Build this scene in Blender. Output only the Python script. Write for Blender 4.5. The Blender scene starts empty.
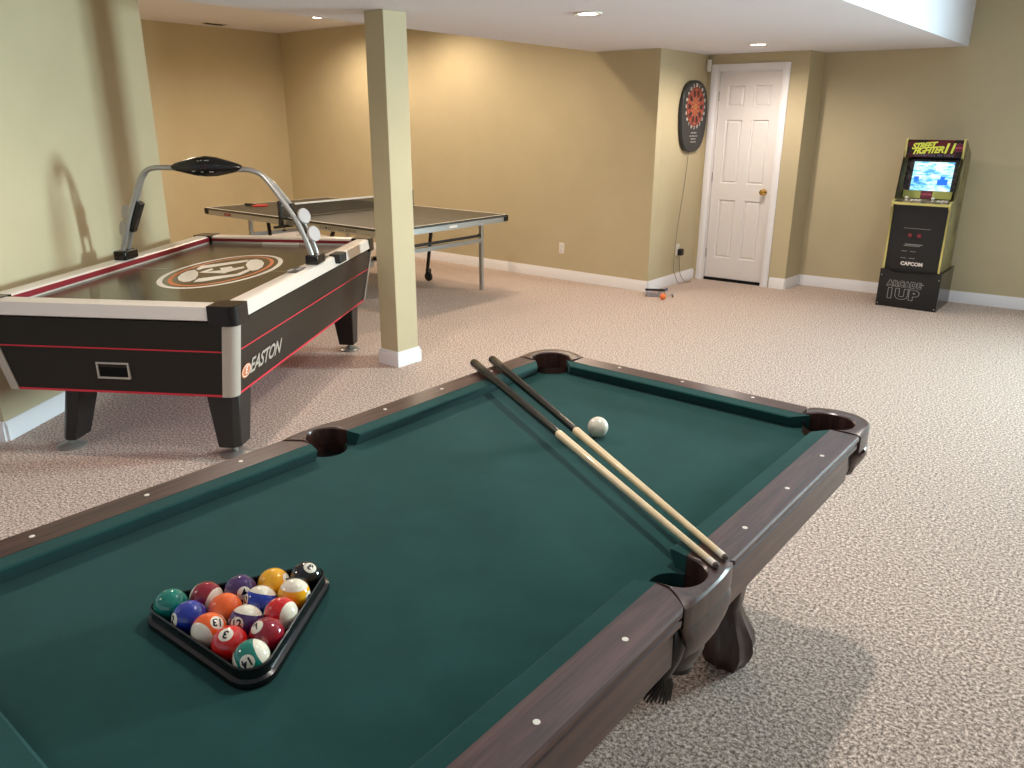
import bpy, bmesh, math, random
from mathutils import Vector, Matrix
random.seed(7)
PI = math.pi; R = math.radians
sc = bpy.context.scene
C = bpy.data.collections.new('games_room'); sc.collection.children.link(C)

# ------------------------------------------------------------------ camera
CAMH = 1.577
cd = bpy.data.cameras.new('camera'); cam = bpy.data.objects.new('camera', cd); sc.collection.objects.link(cam)
cd.sensor_fit = 'HORIZONTAL'; cd.sensor_width = 36.0; cd.lens = 777.93 / 1024 * 36.0; cd.clip_start = .02; cd.clip_end = 60
cam.matrix_world = Matrix.Translation((0, 0, CAMH)) @ Matrix.Rotation(R(39.0), 4, 'Z') @ Matrix.Rotation(R(90 - 18.649), 4, 'X') @ Matrix.Rotation(.0038, 4, 'Z')
sc.camera = cam
# ------------------------------------------------------------------ world, light, exposure
w = bpy.data.worlds.new('world'); sc.world = w; w.use_nodes = True
w.node_tree.nodes['Background'].inputs[0].default_value = (.80, .90, 1.0, 1)
w.node_tree.nodes['Background'].inputs[1].default_value = 0.40
sc.view_settings.view_transform = 'Standard'; sc.view_settings.look = 'None'
sc.view_settings.gamma = 1.0; sc.view_settings.use_curve_mapping = False
sc.view_settings.exposure = 0.62
sc.cycles.use_denoising = True
sc.cycles.max_bounces = 8; sc.cycles.diffuse_bounces = 5; sc.cycles.sample_clamp_indirect = 4.0
WARM = (1.0, .80, .60)
def area(name, loc, rot, sx, sy, power, col, spread=180):
    l = bpy.data.lights.new(name, 'AREA'); l.shape = 'RECTANGLE'; l.size = sx; l.size_y = sy
    l.energy = power; l.color = col; l.spread = R(spread)
    o = bpy.data.objects.new(name, l); sc.collection.objects.link(o)
    o.location = loc; o.rotation_euler = rot
    return o
# daylight through the window in the far wall, right of the arcade machine (outside the frame)
area('daylight', (3.0, 9.3, 1.6), (R(-90), 0, R(-40)), 2.4, 1.7, 560, (.72, .95, 1.0), 110)

# ------------------------------------------------------------------ materials
def lin(c):
    f = lambda v: v / 12.92 if v <= .04045 else ((v + .055) / 1.055) ** 2.4
    return tuple(f(v / 255) for v in c) + (1,)
def mat(name, rgb, rough=.5, metal=0, spec=.5, coat=0, emit=None, estr=0, bump=None, alpha=1, trans=0, sheen=0):
    m = bpy.data.materials.new(name); m.use_nodes = True
    nt = m.node_tree; b = nt.nodes['Principled BSDF']
    b.inputs['Base Color'].default_value = lin(rgb); b.inputs['Roughness'].default_value = rough
    b.inputs['Metallic'].default_value = metal; b.inputs['Specular IOR Level'].default_value = spec
    b.inputs['Coat Weight'].default_value = coat
    b.inputs['Transmission Weight'].default_value = trans; b.inputs['Sheen Weight'].default_value = sheen
    if emit: b.inputs['Emission Color'].default_value = lin(emit); b.inputs['Emission Strength'].default_value = estr
    if bump:
        tc = nt.nodes.new('ShaderNodeTexCoord'); n = nt.nodes.new('ShaderNodeTexNoise'); n.inputs['Scale'].default_value = bump[0]; n.inputs['Detail'].default_value = 4
        bu = nt.nodes.new('ShaderNodeBump'); bu.inputs['Strength'].default_value = bump[1]; bu.inputs['Distance'].default_value = .01
        nt.links.new(tc.outputs['Object'], n.inputs['Vector']); nt.links.new(n.outputs['Fac'], bu.inputs['Height']); nt.links.new(bu.outputs['Normal'], b.inputs['Normal'])
    return m
def noisecol(m, stops, scale, detail=3, stretch=(1, 1, 1), rough=.6, coord='Object', dist=0):
    nt = m.node_tree; b = nt.nodes['Principled BSDF']
    tc = nt.nodes.new('ShaderNodeTexCoord'); mp = nt.nodes.new('ShaderNodeMapping'); mp.inputs['Scale'].default_value = stretch
    n = nt.nodes.new('ShaderNodeTexNoise'); n.inputs['Scale'].default_value = scale; n.inputs['Detail'].default_value = detail; n.inputs['Roughness'].default_value = rough
    n.inputs['Distortion'].default_value = dist
    cr = nt.nodes.new('ShaderNodeValToRGB')
    e = cr.color_ramp.elements
    e[0].position = stops[0][0]; e[0].color = lin(stops[0][1]); e[1].position = stops[-1][0]; e[1].color = lin(stops[-1][1])
    for p, c in stops[1:-1]:
        k = e.new(p); k.color = lin(c)
    nt.links.new(tc.outputs[coord], mp.inputs['Vector']); nt.links.new(mp.outputs[0], n.inputs['Vector'])
    nt.links.new(n.outputs['Fac'], cr.inputs[0]); nt.links.new(cr.outputs[0], b.inputs['Base Color'])
    return n
M = {}
M['wall'] = mat('khaki_paint', (190, 178, 146), .75, bump=(60, .04))
noisecol(M['wall'], [(.3, (187, 175, 143)), (.7, (192, 180, 148))], 3)
M['ceiling'] = mat('ceiling_paint', (224, 226, 236), .85)
M['trim'] = mat('white_trim_paint', (232, 232, 236), .35)
M['door'] = mat('door_paint', (226, 223, 222), .38)
M['carpet'] = mat('carpet', (190, 165, 150), .97, spec=.1, sheen=.2)
n = noisecol(M['carpet'], [(.41, (78, 63, 56)), (.475, (160, 138, 124)), (.525, (200, 177, 162)), (.59, (248, 230, 218))], 88, 4, rough=.95)
nt = M['carpet'].node_tree; bu = nt.nodes.new('ShaderNodeBump'); bu.inputs['Strength'].default_value = .5; bu.inputs['Distance'].default_value = .008
nt.links.new(n.outputs['Fac'], bu.inputs['Height']); nt.links.new(bu.outputs[0], nt.nodes['Principled BSDF'].inputs['Normal'])
M['felt'] = mat('green_felt', (28, 78, 66), .95, spec=.15, sheen=.1)
noisecol(M['felt'], [(.35, (21, 64, 61)), (.65, (25, 70, 67))], 9, 6)
def wood(name, c1, c2, c3, rough, axis, coat=.3):
    m = mat(name, c2, rough, coat=coat); m.node_tree.nodes['Principled BSDF'].inputs['Coat Roughness'].default_value = .25
    st = [38, 38, 38]; st[axis] = 2.2
    noisecol(m, [(.32, c1), (.5, c2), (.68, c3)], 1.6, 6, stretch=tuple(st), rough=.65, dist=.6)
    return m
M['wood_y'] = wood('mahogany_long_grain', (40, 23, 20), (70, 44, 38), (90, 61, 53), .3, 1)
M['wood_x'] = wood('mahogany_cross_grain', (40, 23, 20), (70, 44, 38), (90, 61, 53), .3, 0)
M['wood_z'] = wood('mahogany_upright_grain', (38, 22, 19), (64, 41, 35), (80, 54, 46), .32, 2)
M['leg_wood'] = wood('dark_leg_wood', (36, 20, 17), (54, 33, 28), (66, 42, 36), .3, 2)
M['leather'] = mat('black_leather', (16, 13, 12), .28, coat=.3)
M['liner'] = mat('brown_pocket_leather', (58, 34, 26), .5, bump=(40, .3))
M['pearl'] = mat('pearl_inlay', (238, 234, 220), .25)
M['black'] = mat('black_plastic', (17, 16, 16), .22)
M['matte_black'] = mat('matte_black', (20, 19, 18), .6)
M['leg_black'] = mat('leg_laminate', (26, 24, 23), .42)
M['cabinet'] = mat('charcoal_laminate', (27, 25, 20), .36, spec=.35)
M['chrome'] = mat('brushed_steel', (186, 186, 188), .28, metal=1)
M['pad'] = mat('foot_pad_grey', (150, 146, 140), .35, metal=.4)
M['steel'] = mat('silver_painted_steel', (176, 176, 174), .33, metal=.7)
M['silver'] = mat('silver_corner', (188, 182, 172), .4, metal=.35)
M['rail'] = mat('silver_white_rail', (218, 210, 202), .32, metal=.15)
M['grey_disc'] = mat('pale_grey_disc', (166, 160, 160), .5)
M['red'] = mat('red_line', (205, 42, 62), .4)
M['maroon'] = mat('maroon_strip', (128, 20, 34), .4)
M['play'] = mat('air_hockey_surface', (74, 69, 52), .2, spec=.6)
M['white'] = mat('white_print', (232, 228, 220), .4)
M['orange'] = mat('orange_print', (206, 118, 72), .45)
M['dark_print'] = mat('dark_print', (40, 36, 33), .5)
M['led'] = mat('dim_red_display', (60, 10, 8), .3)
M['pp_top'] = mat('table_tennis_top', (58, 56, 49), .38)
M['pp_line'] = mat('table_line', (214, 208, 198), .5)
M['net'] = mat('dark_net', (34, 34, 30), .8)
M['foil'] = mat('red_paddle_rubber', (176, 42, 34), .5)
M['cue_black'] = mat('cue_butt_black', (9, 8, 10), .2, spec=.35)
M['maple'] = mat('maple_shaft', (226, 202, 160), .3, coat=.3)
noisecol(M['maple'], [(.3, (220, 194, 150)), (.7, (234, 212, 172))], 3, 4, stretch=(3, 3, 3))
M['ferrule'] = mat('white_ferrule', (228, 218, 200), .4)
M['tip'] = mat('cue_tip', (96, 84, 76), .8)
M['ivory'] = mat('cue_ball_white', (232, 224, 206), .12, coat=.5)
M['brass'] = mat('brass', (205, 165, 88), .22, metal=1)
M['lamp_glass'] = mat('lamp_lens', (255, 250, 238), .5, emit=(255, 246, 230), estr=9)
M['off_white'] = mat('off_white_plastic', (228, 224, 214), .45)
M['slot'] = mat('dark_slot', (9, 8, 8), .8, spec=.2)
M['yellow_edge'] = mat('yellow_edge_strip', (212, 202, 122), .45)
M['arc_side'] = mat('side_artwork', (128, 118, 78), .45)
n = noisecol(M['arc_side'], [(.35, (96, 88, 66)), (.5, (130, 120, 88)), (.58, (142, 132, 84)), (.7, (114, 106, 90))], 7, 4)
M['arc_black'] = mat('arcade_black_board', (22, 20, 20), .33)
M['riser_side'] = mat('riser_gloss_black', (30, 30, 29), .12)
M['marquee'] = mat('marquee_print', (62, 14, 20), .25)
noisecol(M['marquee'], [(.4, (26, 12, 14)), (.6, (96, 20, 34))], 9, 4)
M['bezel'] = mat('bezel_print', (34, 26, 30), .25)
noisecol(M['bezel'], [(.45, (24, 20, 22)), (.62, (80, 66, 74)), (.7, (120, 96, 84))], 28, 4)
M['logo_yellow'] = mat('yellow_green_letter', (206, 216, 84), .4, emit=(206, 216, 84), estr=.12)
M['panel_yellow'] = mat('yellow_green_panel', (170, 176, 92), .4)
M['purple_logo'] = mat('plum_badge', (104, 26, 52), .4)
M['pink'] = mat('pink_letter', (214, 96, 116), .4)
M['coin_red'] = mat('red_coin_button', (92, 16, 26), .4)
M['grey_print'] = mat('grey_print', (158, 158, 156), .5)
M['deck'] = mat('control_deck_print', (96, 84, 70), .4)
noisecol(M['deck'], [(.4, (40, 34, 32)), (.55, (150, 136, 96)), (.7, (196, 176, 150))], 20, 3)
M['screen'] = mat('lit_screen', (20, 40, 60), .2)
nt = M['screen'].node_tree; b = nt.nodes['Principled BSDF']
tc = nt.nodes.new('ShaderNodeTexCoord'); mp = nt.nodes.new('ShaderNodeMapping'); mp.inputs['Scale'].default_value = (9, 9, 22)
nz = nt.nodes.new('ShaderNodeTexNoise'); nz.inputs['Scale'].default_value = 1.3; nz.inputs['Detail'].default_value = 5; nz.inputs['Roughness'].default_value = .7
cr = nt.nodes.new('ShaderNodeValToRGB'); e = cr.color_ramp.elements
e[0].position = .33; e[0].color = lin((40, 120, 205)); e[1].position = .62; e[1].color = lin((238, 250, 255))
k = e.new(.45); k.color = lin((120, 205, 238)); k = e.new(.53); k.color = lin((190, 240, 250))
nt.links.new(tc.outputs['Object'], mp.inputs[0]); nt.links.new(mp.outputs[0], nz.inputs['Vector']); nt.links.new(nz.outputs['Fac'], cr.inputs[0])
nt.links.new(cr.outputs[0], b.inputs['Emission Color']); b.inputs['Emission Strength'].default_value = .9
M['screen_blue'] = mat('screen_blue_patch', (20, 60, 120), .2, emit=(30, 105, 215), estr=.85)
M['screen_white'] = mat('screen_white_patch', (200, 220, 230), .2, emit=(240, 250, 255), estr=1.0)
M['dart_black'] = mat('dartboard_shell', (34, 36, 36), .4)
M['dart_red'] = mat('dart_red', (158, 58, 40), .5)
M['dart_orange'] = mat('dart_orange', (190, 116, 78), .5)
M['dart_dark'] = mat('dart_dark_segment', (44, 22, 20), .5)
M['dart_gold'] = mat('dart_bull', (196, 158, 62), .5)
M['cord'] = mat('grey_cord', (140, 132, 112), .5)
M['clear'] = mat('clear_plastic', (225, 225, 230), .12, trans=.9)
M['toy_orange'] = mat('orange_plastic', (232, 122, 62), .4)
M['toy_blue'] = mat('blue_grey_plastic', (88, 98, 128), .4)
M['glass'] = mat('window_glass', (240, 246, 250), .05, trans=1)

# ------------------------------------------------------------------ mesh helpers
def sharpen(bm, ang=32):
    bm.normal_update()
    for e in bm.edges:
        if len(e.link_faces) == 2:
            try: a = e.calc_face_angle()
            except Exception: a = 0
            e.smooth = a < R(ang)
        else: e.smooth = False
    for f in bm.faces: f.smooth = True
def obj(name, bm, material, parent=None, bevel=0, seg=2, loc=None, ang=32, fix=True):
    if fix: bmesh.ops.recalc_face_normals(bm, faces=bm.faces)
    sharpen(bm, ang)
    me = bpy.data.meshes.new(name); bm.to_mesh(me); bm.free()
    for m in (material if isinstance(material, (list, tuple)) else [material]): me.materials.append(m)
    o = bpy.data.objects.new(name, me); C.objects.link(o)
    if parent: o.parent = parent
    if loc: o.location = loc
    if bevel:
        md = o.modifiers.new('bevel', 'BEVEL'); md.width = bevel; md.segments = seg; md.limit_method = 'ANGLE'; md.angle_limit = R(35)
    return o
def B(): return bmesh.new()
def box(bm, x0, x1, y0, y1, z0, z1):
    v = [bm.verts.new(p) for p in ((x0,y0,z0),(x1,y0,z0),(x1,y1,z0),(x0,y1,z0),(x0,y0,z1),(x1,y0,z1),(x1,y1,z1),(x0,y1,z1))]
    for f in ((0,3,2,1),(4,5,6,7),(0,1,5,4),(1,2,6,5),(2,3,7,6),(3,0,4,7)): bm.faces.new([v[i] for i in f])
    return bm
def prism(bm, pts, h0, h1, axis='z'):
    def P(p, h):
        if axis == 'z': return (p[0], p[1], h)
        if axis == 'x': return (h, p[0], p[1])
        return (p[0], h, p[1])
    a = [bm.verts.new(P(p, h0)) for p in pts]; b = [bm.verts.new(P(p, h1)) for p in pts]
    n = len(pts)
    for i in range(n): bm.faces.new((a[i], a[(i+1)%n], b[(i+1)%n], b[i]))
    fs = [bm.faces.new(a[::-1]), bm.faces.new(b)]
    if n > 4: bmesh.ops.triangulate(bm, faces=fs)
    return bm
def loft(bm, rings, closed=True, cap=True):
    vs = [[bm.verts.new(p) for p in r] for r in rings]
    n = len(rings[0])
    for a, b in zip(vs, vs[1:]):
        for i in range(n if closed else n - 1):
            bm.faces.new((a[i], a[(i+1)%n], b[(i+1)%n], b[i]))
    if cap and closed: bm.faces.new(vs[0][::-1]); bm.faces.new(vs[-1])
    return bm
def catmull(pts, sub=6):
    pts = [Vector(p) for p in pts]; out = []
    for i in range(len(pts) - 1):
        p0 = pts[max(i-1, 0)]; p1 = pts[i]; p2 = pts[i+1]; p3 = pts[min(i+2, len(pts)-1)]
        for k in range(sub):
            t = k / sub
            out.append(.5 * ((2*p1) + (-p0+p2)*t + (2*p0-5*p1+4*p2-p3)*t*t + (-p0+3*p1-3*p2+p3)*t**3))
    out.append(pts[-1]); return out
def tube(bm, pts, r, seg=12, cap=True):
    pts = [Vector(p) for p in pts]; rs = r if isinstance(r, (list, tuple)) else [r] * len(pts)
    rings = []; ref = None
    for i, p in enumerate(pts):
        d = (pts[min(i+1, len(pts)-1)] - pts[max(i-1, 0)]).normalized()
        if ref is None: ref = Vector((0, 0, 1)) if abs(d.z) < .9 else Vector((1, 0, 0))
        u = (ref - d * ref.dot(d)).normalized(); v = d.cross(u); ref = u
        rings.append([p + rs[i] * (math.cos(2*PI*k/seg) * u + math.sin(2*PI*k/seg) * v) for k in range(seg)])
    return loft(bm, rings, True, cap)
def lathe(bm, prof, c=(0, 0, 0), seg=24, axis=None, cap=True):
    q = Vector((0, 0, 1)).rotation_difference(Vector(axis).normalized()) if axis else None
    rings = []
    for r, z in prof:
        ring = []
        for k in range(seg):
            v = Vector((r * math.cos(2*PI*k/seg), r * math.sin(2*PI*k/seg), z))
            if q: v = q @ v
            ring.append(v + Vector(c))
        rings.append(ring)
    return loft(bm, rings, True, cap)
def wallprism(bm, p, q, z0, z1, t):   # vertical slab from p to q, thickness t to the left of p->q
    d = (Vector(q) - Vector(p)).normalized(); n = Vector((-d.y, d.x)) * t
    return prism(bm, [p, q, (q[0]+n.x, q[1]+n.y), (p[0]+n.x, p[1]+n.y)], z0, z1)
def thing(name, label, cat, loc=(0, 0, 0), rotz=0, group=None):
    o = bpy.data.objects.new(name, None); C.objects.link(o); o.empty_display_size = .1
    o.location = loc; o.rotation_euler = (0, 0, rotz); o['label'] = label; o['category'] = cat
    if group: o['group'] = group
    return o
def tag(o, label, cat, group=None):
    o['label'] = label; o['category'] = cat
    if group: o['group'] = group
    return o
def struct(name, bm, m, parent=None, bevel=0):
    o = obj(name, bm, m, parent, bevel)
    if not parent: o['kind'] = 'structure'
    return o
def textmesh(s, size, depth=.0, offset=0, shear=0, align='CENTER', space=1.0):
    cu = bpy.data.curves.new('t', 'FONT'); cu.body = s; cu.size = size; cu.extrude = depth; cu.offset = offset
    cu.shear = shear; cu.align_x = align; cu.align_y = 'CENTER'; cu.space_character = space; cu.resolution_u = 3
    o = bpy.data.objects.new('t', cu); sc.collection.objects.link(o)
    me = bpy.data.meshes.new_from_object(o.evaluated_get(bpy.context.evaluated_depsgraph_get()))
    bpy.data.objects.remove(o)
    return me
def addtext(bm, s, size, mtx, **k):
    me = textmesh(s, size, **k); me.transform(mtx); bm.from_mesh(me); bpy.data.meshes.remove(me)
def frame_mtx(o, x, y, n=None):
    x = Vector(x).normalized(); y = Vector(y).normalized(); z = x.cross(y)
    m = Matrix((x, y, z)).transposed().to_4x4(); m.translation = Vector(o); return m

# ------------------------------------------------------------------ room shell
LOW = 2.2; HIGH = 2.65
struct('floor', box(B(), -9.6, 3.4, -3.2, 8.7, -.05, 0), M['carpet'])
struct('ceiling', box(B(), -4.4, -1.53, -3.2, 8.5, LOW, LOW + .02), M['ceiling'])
struct('ceiling.001', box(B(), -9.6, -4.4, -1.5, 6.9, HIGH, HIGH + .05), M['ceiling'])
struct('ceiling.002', box(B(), -1.53, 3.4, -3.2, 8.7, HIGH, HIGH + .05), M['ceiling'])
struct('ceiling.003', box(B(), -1.55, -1.53, -3.2, 8.2, LOW + .02, HIGH), M['ceiling'])   # vertical soffit faces
struct('ceiling.004', box(B(), -4.4, -4.38, -3.2, 6.75, LOW + .02, HIGH), M['ceiling'])
W = M['wall']; TH = .12
LW0 = (-4.37, 1.25); LW1 = (-5.405, 2.80)
def base(name, p, q, z1=.105, parent=None):
    # profiled baseboard, room side to the right of p->q
    d = (Vector(q) - Vector(p)); L = d.length; d.normalize(); n = Vector((d.y, -d.x))
    prof = [(0, 0), (.015, 0), (.015, z1 - .025), (.009, z1 - .012), (.007, z1), (0, z1)]
    bm = B()
    rings = [[(Vector(e).x + n.x * a, Vector(e).y + n.y * a, z) for a, z in prof] for e in (p, q)]
    loft(bm, rings)
    return struct(name, bm, M['trim'], parent)
def wall(name, p, q, bname=None, z1=HIGH, bb=True, t=TH):
    # room side to the right of p->q
    struct(name, wallprism(B(), p, q, 0, z1, t), W)
    if bname: base(bname, p, q)
wall('wall_left', LW0, LW1, 'baseboard_left')
wall('wall_left_return', (-5.2, .70), (LW0[0], LW0[1]), 'baseboard_left_return')
wall('wall_alcove_front', LW1, (-9.3, 2.8), None)
wall('wall_alcove_left', (-9.3, 2.8), (-9.3, 6.66), 'baseboard_alcove_left')
wall('wall_back', (-9.3, 6.66), (-3.7, 6.66), 'baseboard_back')
struct('wall_nook', prism(B(), [(-3.7, 6.781), (-3.7, 7.62), (-3.82, 7.62), (-3.82, 6.781)], 0, HIGH), W)
base('baseboard_nook', (-3.7, 6.66), (-3.7, 7.615))
# door wall, opening between x -3.60 and -2.985
DP = Vector((-3.7, 7.615)); DD = Vector((math.cos(R(2.4)), math.sin(R(2.4))))
def dw(s): v = DP + DD * s; return (v.x, v.y)
DL, DR, DEND = .105, .755, .985
struct('wall_door', wallprism(B(), dw(-.1), dw(DL), 0, HIGH, TH), W)
struct('wall_door.001', wallprism(B(), dw(DR), dw(DEND), 0, HIGH, TH), W)
struct('wall_door.002', wallprism(B(), dw(DL), dw(DR), 2.055, HIGH, TH), W)
base('baseboard_door', dw(.83), dw(DEND))
J0 = dw(DEND); J1 = (-2.70, 8.0)
wall('wall_jog', J0, J1, 'baseboard_jog')
F1 = (3.42, 8.0 + 6.12 * .079)
# far right wall with a window opening beyond the frame
FD = (Vector(F1) - Vector(J1)).normalized()
def fw(x): s = (x - J1[0]) / FD.x; v = Vector(J1) + FD * s; return (v.x, v.y)
struct('wall_right_back', wallprism(B(), J1, fw(1.3), 0, HIGH, TH), W)
struct('wall_right_back.001', wallprism(B(), fw(3.05), F1, 0, HIGH, TH), W)
struct('wall_right_back.002', wallprism(B(), fw(1.3), fw(3.05), 0, .75, TH), W)
struct('wall_right_back.003', wallprism(B(), fw(1.3), fw(3.05), 2.15, HIGH, TH), W)
base('baseboard_right_back', J1, F1)
# right wall with window
struct('wall_right', wallprism(B(), (3.3, 8.45), (3.3, -3.2), 0, HIGH, TH), W)
base('baseboard_right', (3.3, 8.45), (3.3, -3.2))
def winframe(name, p, q):
    w = bpy.data.objects.new(name, None); C.objects.link(w); w['kind'] = 'structure'
    d = (Vector(q) - Vector(p)).normalized(); L = (Vector(q) - Vector(p)).length
    bm = B()
    def pt(s, off): v = Vector(p) + d * s + Vector((-d.y, d.x)) * off; return (v.x, v.y)
    for s0, s1, z0, z1 in ((0, L, .75, .81), (0, L, 2.09, 2.15), (0, .06, .81, 2.09), (L-.06, L, .81, 2.09), (L/2-.025, L/2+.025, .81, 2.09)):
        prism(bm, [pt(s0, -.01), pt(s1, -.01), pt(s1, .02), pt(s0, .02)], z0, z1)
    obj('window_frame', bm, M['trim'], w)
winframe('window_1', fw(1.3), fw(3.05))
# pillar
PX0, PX1, PY0, PY1 = -3.925, -3.757, 3.42, 3.61
struct('wall_pillar', box(B(), PX0, PX1, PY0, PY1, 0, LOW), W, bevel=.004)
bm = B()
for p, q in (((PX1, PY0), (PX0, PY0)), ((PX0, PY0), (PX0, PY1)), ((PX0, PY1), (PX1, PY1)), ((PX1, PY1), (PX1, PY0))):
    pass
o_ = .015
for z0, z1, g in ((0, .082, .015), (.082, .095, .010), (.095, .105, .007)):
    box(bm, PX0-g, PX1+g, PY0-g, PY1+g, z0, z1)
struct('baseboard_pillar', bm, M['trim'], bevel=.002)

# door
door = bpy.data.objects.new('door_1', None); C.objects.link(door); door['kind'] = 'structure'
v = DP + DD * DL; door.location = (v.x, v.y, 0); door.rotation_euler = (0, 0, R(2.4))
DWID = DR - DL
bm = B(); g = .022
xs = [g, g+.085, g+.255, DWID-g-.255, DWID-g-.085, DWID-g]; zs = [.03, .24, .83, .99, 1.60, 1.72, 1.915, 2.035]
vv = [[bm.verts.new((x, .035, z)) for z in zs] for x in xs]
pan = []
for i in range(5):
    for j in range(7):
        f = bm.faces.new((vv[i][j], vv[i+1][j], vv[i+1][j+1], vv[i][j+1]))
        if i in (1, 3) and j in (1, 3, 5): pan.append(f)
bm.normal_update()
back = bmesh.ops.extrude_face_region(bm, geom=bm.faces[:])
for e in back['geom']:
    if isinstance(e, bmesh.types.BMVert): e.co.y += .035
pan = [f for f in bm.faces if abs(f.calc_center_median().y - .035) < 1e-5 and any((f.calc_center_median() - Vector(((xs[i]+xs[i+1])/2, .035, (zs[j]+zs[j+1])/2))).length < 1e-4 for i in (1, 3) for j in (1, 3, 5))]
bmesh.ops.recalc_face_normals(bm, faces=bm.faces)
bmesh.ops.inset_individual(bm, faces=pan, thickness=.014, depth=-.016)
bmesh.ops.inset_individual(bm, faces=pan, thickness=.004, depth=0)
bmesh.ops.inset_individual(bm, faces=pan, thickness=.022, depth=.010)
obj('door_slab', bm, M['door'], door, ang=8)
bm = B()
box(bm, 0, .018, 0, .11, 0, 2.055); box(bm, DWID-.018, DWID, 0, .11, 0, 2.055); box(bm, .018, DWID-.018, 0, .11, 2.04, 2.055)
obj('door_jamb', bm, M['door'], door)
bm = B(); box(bm, .018, DWID-.018, .02, .11, 0.0, .026)
obj('door_gap_shade', bm, M['slot'], door)  # black strip filling the gap under the slab, its shade put into the colour
bm = B()
for x0, x1 in ((-.062, .006), (DWID-.006, DWID+.062)):
    prism(bm, [(x0, -.002), (x0, -.014), (x0+.02 if x0 < 0 else x0+.012, -.020), (x1-.012 if x0 < 0 else x1-.02, -.018), (x1, -.010), (x1, -.002)][::1], 0, 2.11)
box(bm, .006, DWID-.006, -.018, -.002, 2.048, 2.11)
casing = obj('door_casing', bm, M['trim'], door, bevel=.003)
bm = B(); kx = DWID - .085
lathe(bm, [(.030, 0), (.030, .006), (.012, .010), (.011, .028), (.022, .034), (.029, .046), (.027, .058), (.014, .066), (.001, .068)], (kx, .035, .925), 20, (0, -1, 0))
obj('door_knob', bm, M['brass'], door)
for z in (.28, 1.05, 1.82):
    bm = B(); box(bm, .012, .026, .012, .034, z-.045, z+.045); obj('hinge', bm, M['chrome'], door, bevel=.002)

# ------------------------------------------------------------------ recessed lamps
def can(x, y, z, watts, label, col=WARM, group='recessed ceiling lamps', ang=170):
    t = thing('recessed_light', label, 'ceiling light', (x, y, z), 0, group)
    obj('trim_ring', lathe(B(), [(.060, 0), (.088, 0), (.088, -.004), (.080, -.009), (.060, -.006)], (0, 0, 0), 32, cap=False), M['off_white'], t)
    obj('lens', lathe(B(), [(.060, -.0005), (.060, -.005), (.03, -.0065), (.001, -.007)], (0, 0, 0), 32), M['lamp_glass'], t)
    l = bpy.data.lights.new('bulb', 'SPOT'); l.energy = watts; l.color = col; l.spot_size = R(ang); l.spot_blend = .7; l.shadow_soft_size = .03
    lo = bpy.data.objects.new('bulb', l); C.objects.link(lo); lo.parent = t; lo.location = (0, 0, -.03)
    if abs(x + 4.86) < .01: l.shadow_soft_size = .07
    return t
K = 1.0
can(-2.91, 4.31, LOW, 34*K, 'round recessed ceiling lamp glowing in the low ceiling, nearest to the pool table')
can(-2.87, 6.81, LOW, 44*K, 'round recessed ceiling lamp glowing close to the white door', (1, .86, .74))
can(-2.9, 1.8, LOW, 44*K, 'recessed ceiling lamp above the air hockey side of the room, out of view', (1, .86, .72))
can(-2.9, -.7, LOW, 26*K, 'recessed ceiling lamp behind the viewer in the low ceiling', (1, .86, .72))
can(-7.53, 5.91, HIGH, 50*K, 'small bright recessed lamp in the alcove ceiling left of the pillar top')
can(-6.15, 5.95, HIGH, 42*K, 'recessed alcove lamp over the table tennis table hidden by the soffit')
can(-4.86, 5.3, HIGH, 62*K, 'recessed alcove lamp near the soffit hidden behind it')
can(-7.4, 3.6, HIGH, 85*K, 'recessed alcove lamp over the left end of the alcove')
can(-.74, 1.98, HIGH, 55*K, 'recessed lamp in the high ceiling above the pool table', (1, .92, .84))
can(-.4, 5.2, HIGH, 30*K, 'recessed lamp in the high ceiling before the arcade machine', (1, .9, .8))

# alcove ceiling vent
t = thing('ceiling_vent', 'narrow slotted air vent in the alcove ceiling above the air hockey table', 'vent', (-9.0, 5.55, HIGH - .001), 0)
obj('vent_frame', box(B(), -.08, .08, -.15, .15, -.006, .001), M['off_white'], t)
bm = B()
for i in range(5): box(bm, -.06 + i*.026, -.045 + i*.026, -.13, .13, -.008, -.0055)
obj('vent_slots', bm, M['slot'], t)

# motion sensor in nook corner
t = thing('motion_sensor', 'small white alarm sensor in the corner above the door frame', 'sensor', (-3.668, 7.585, 2.10), R(-45))
bm = B(); prism(bm, [(-.028, -.012), (-.022, -.030), (.022, -.030), (.028, -.012), (.022, .012), (-.022, .012)], -.055, .055)
obj('housing', bm, M['off_white'], t, bevel=.006)
obj('lens_window', box(B(), -.016, .016, -.0335, -.029, -.035, .01), M['trim'], t, bevel=.002)

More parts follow.
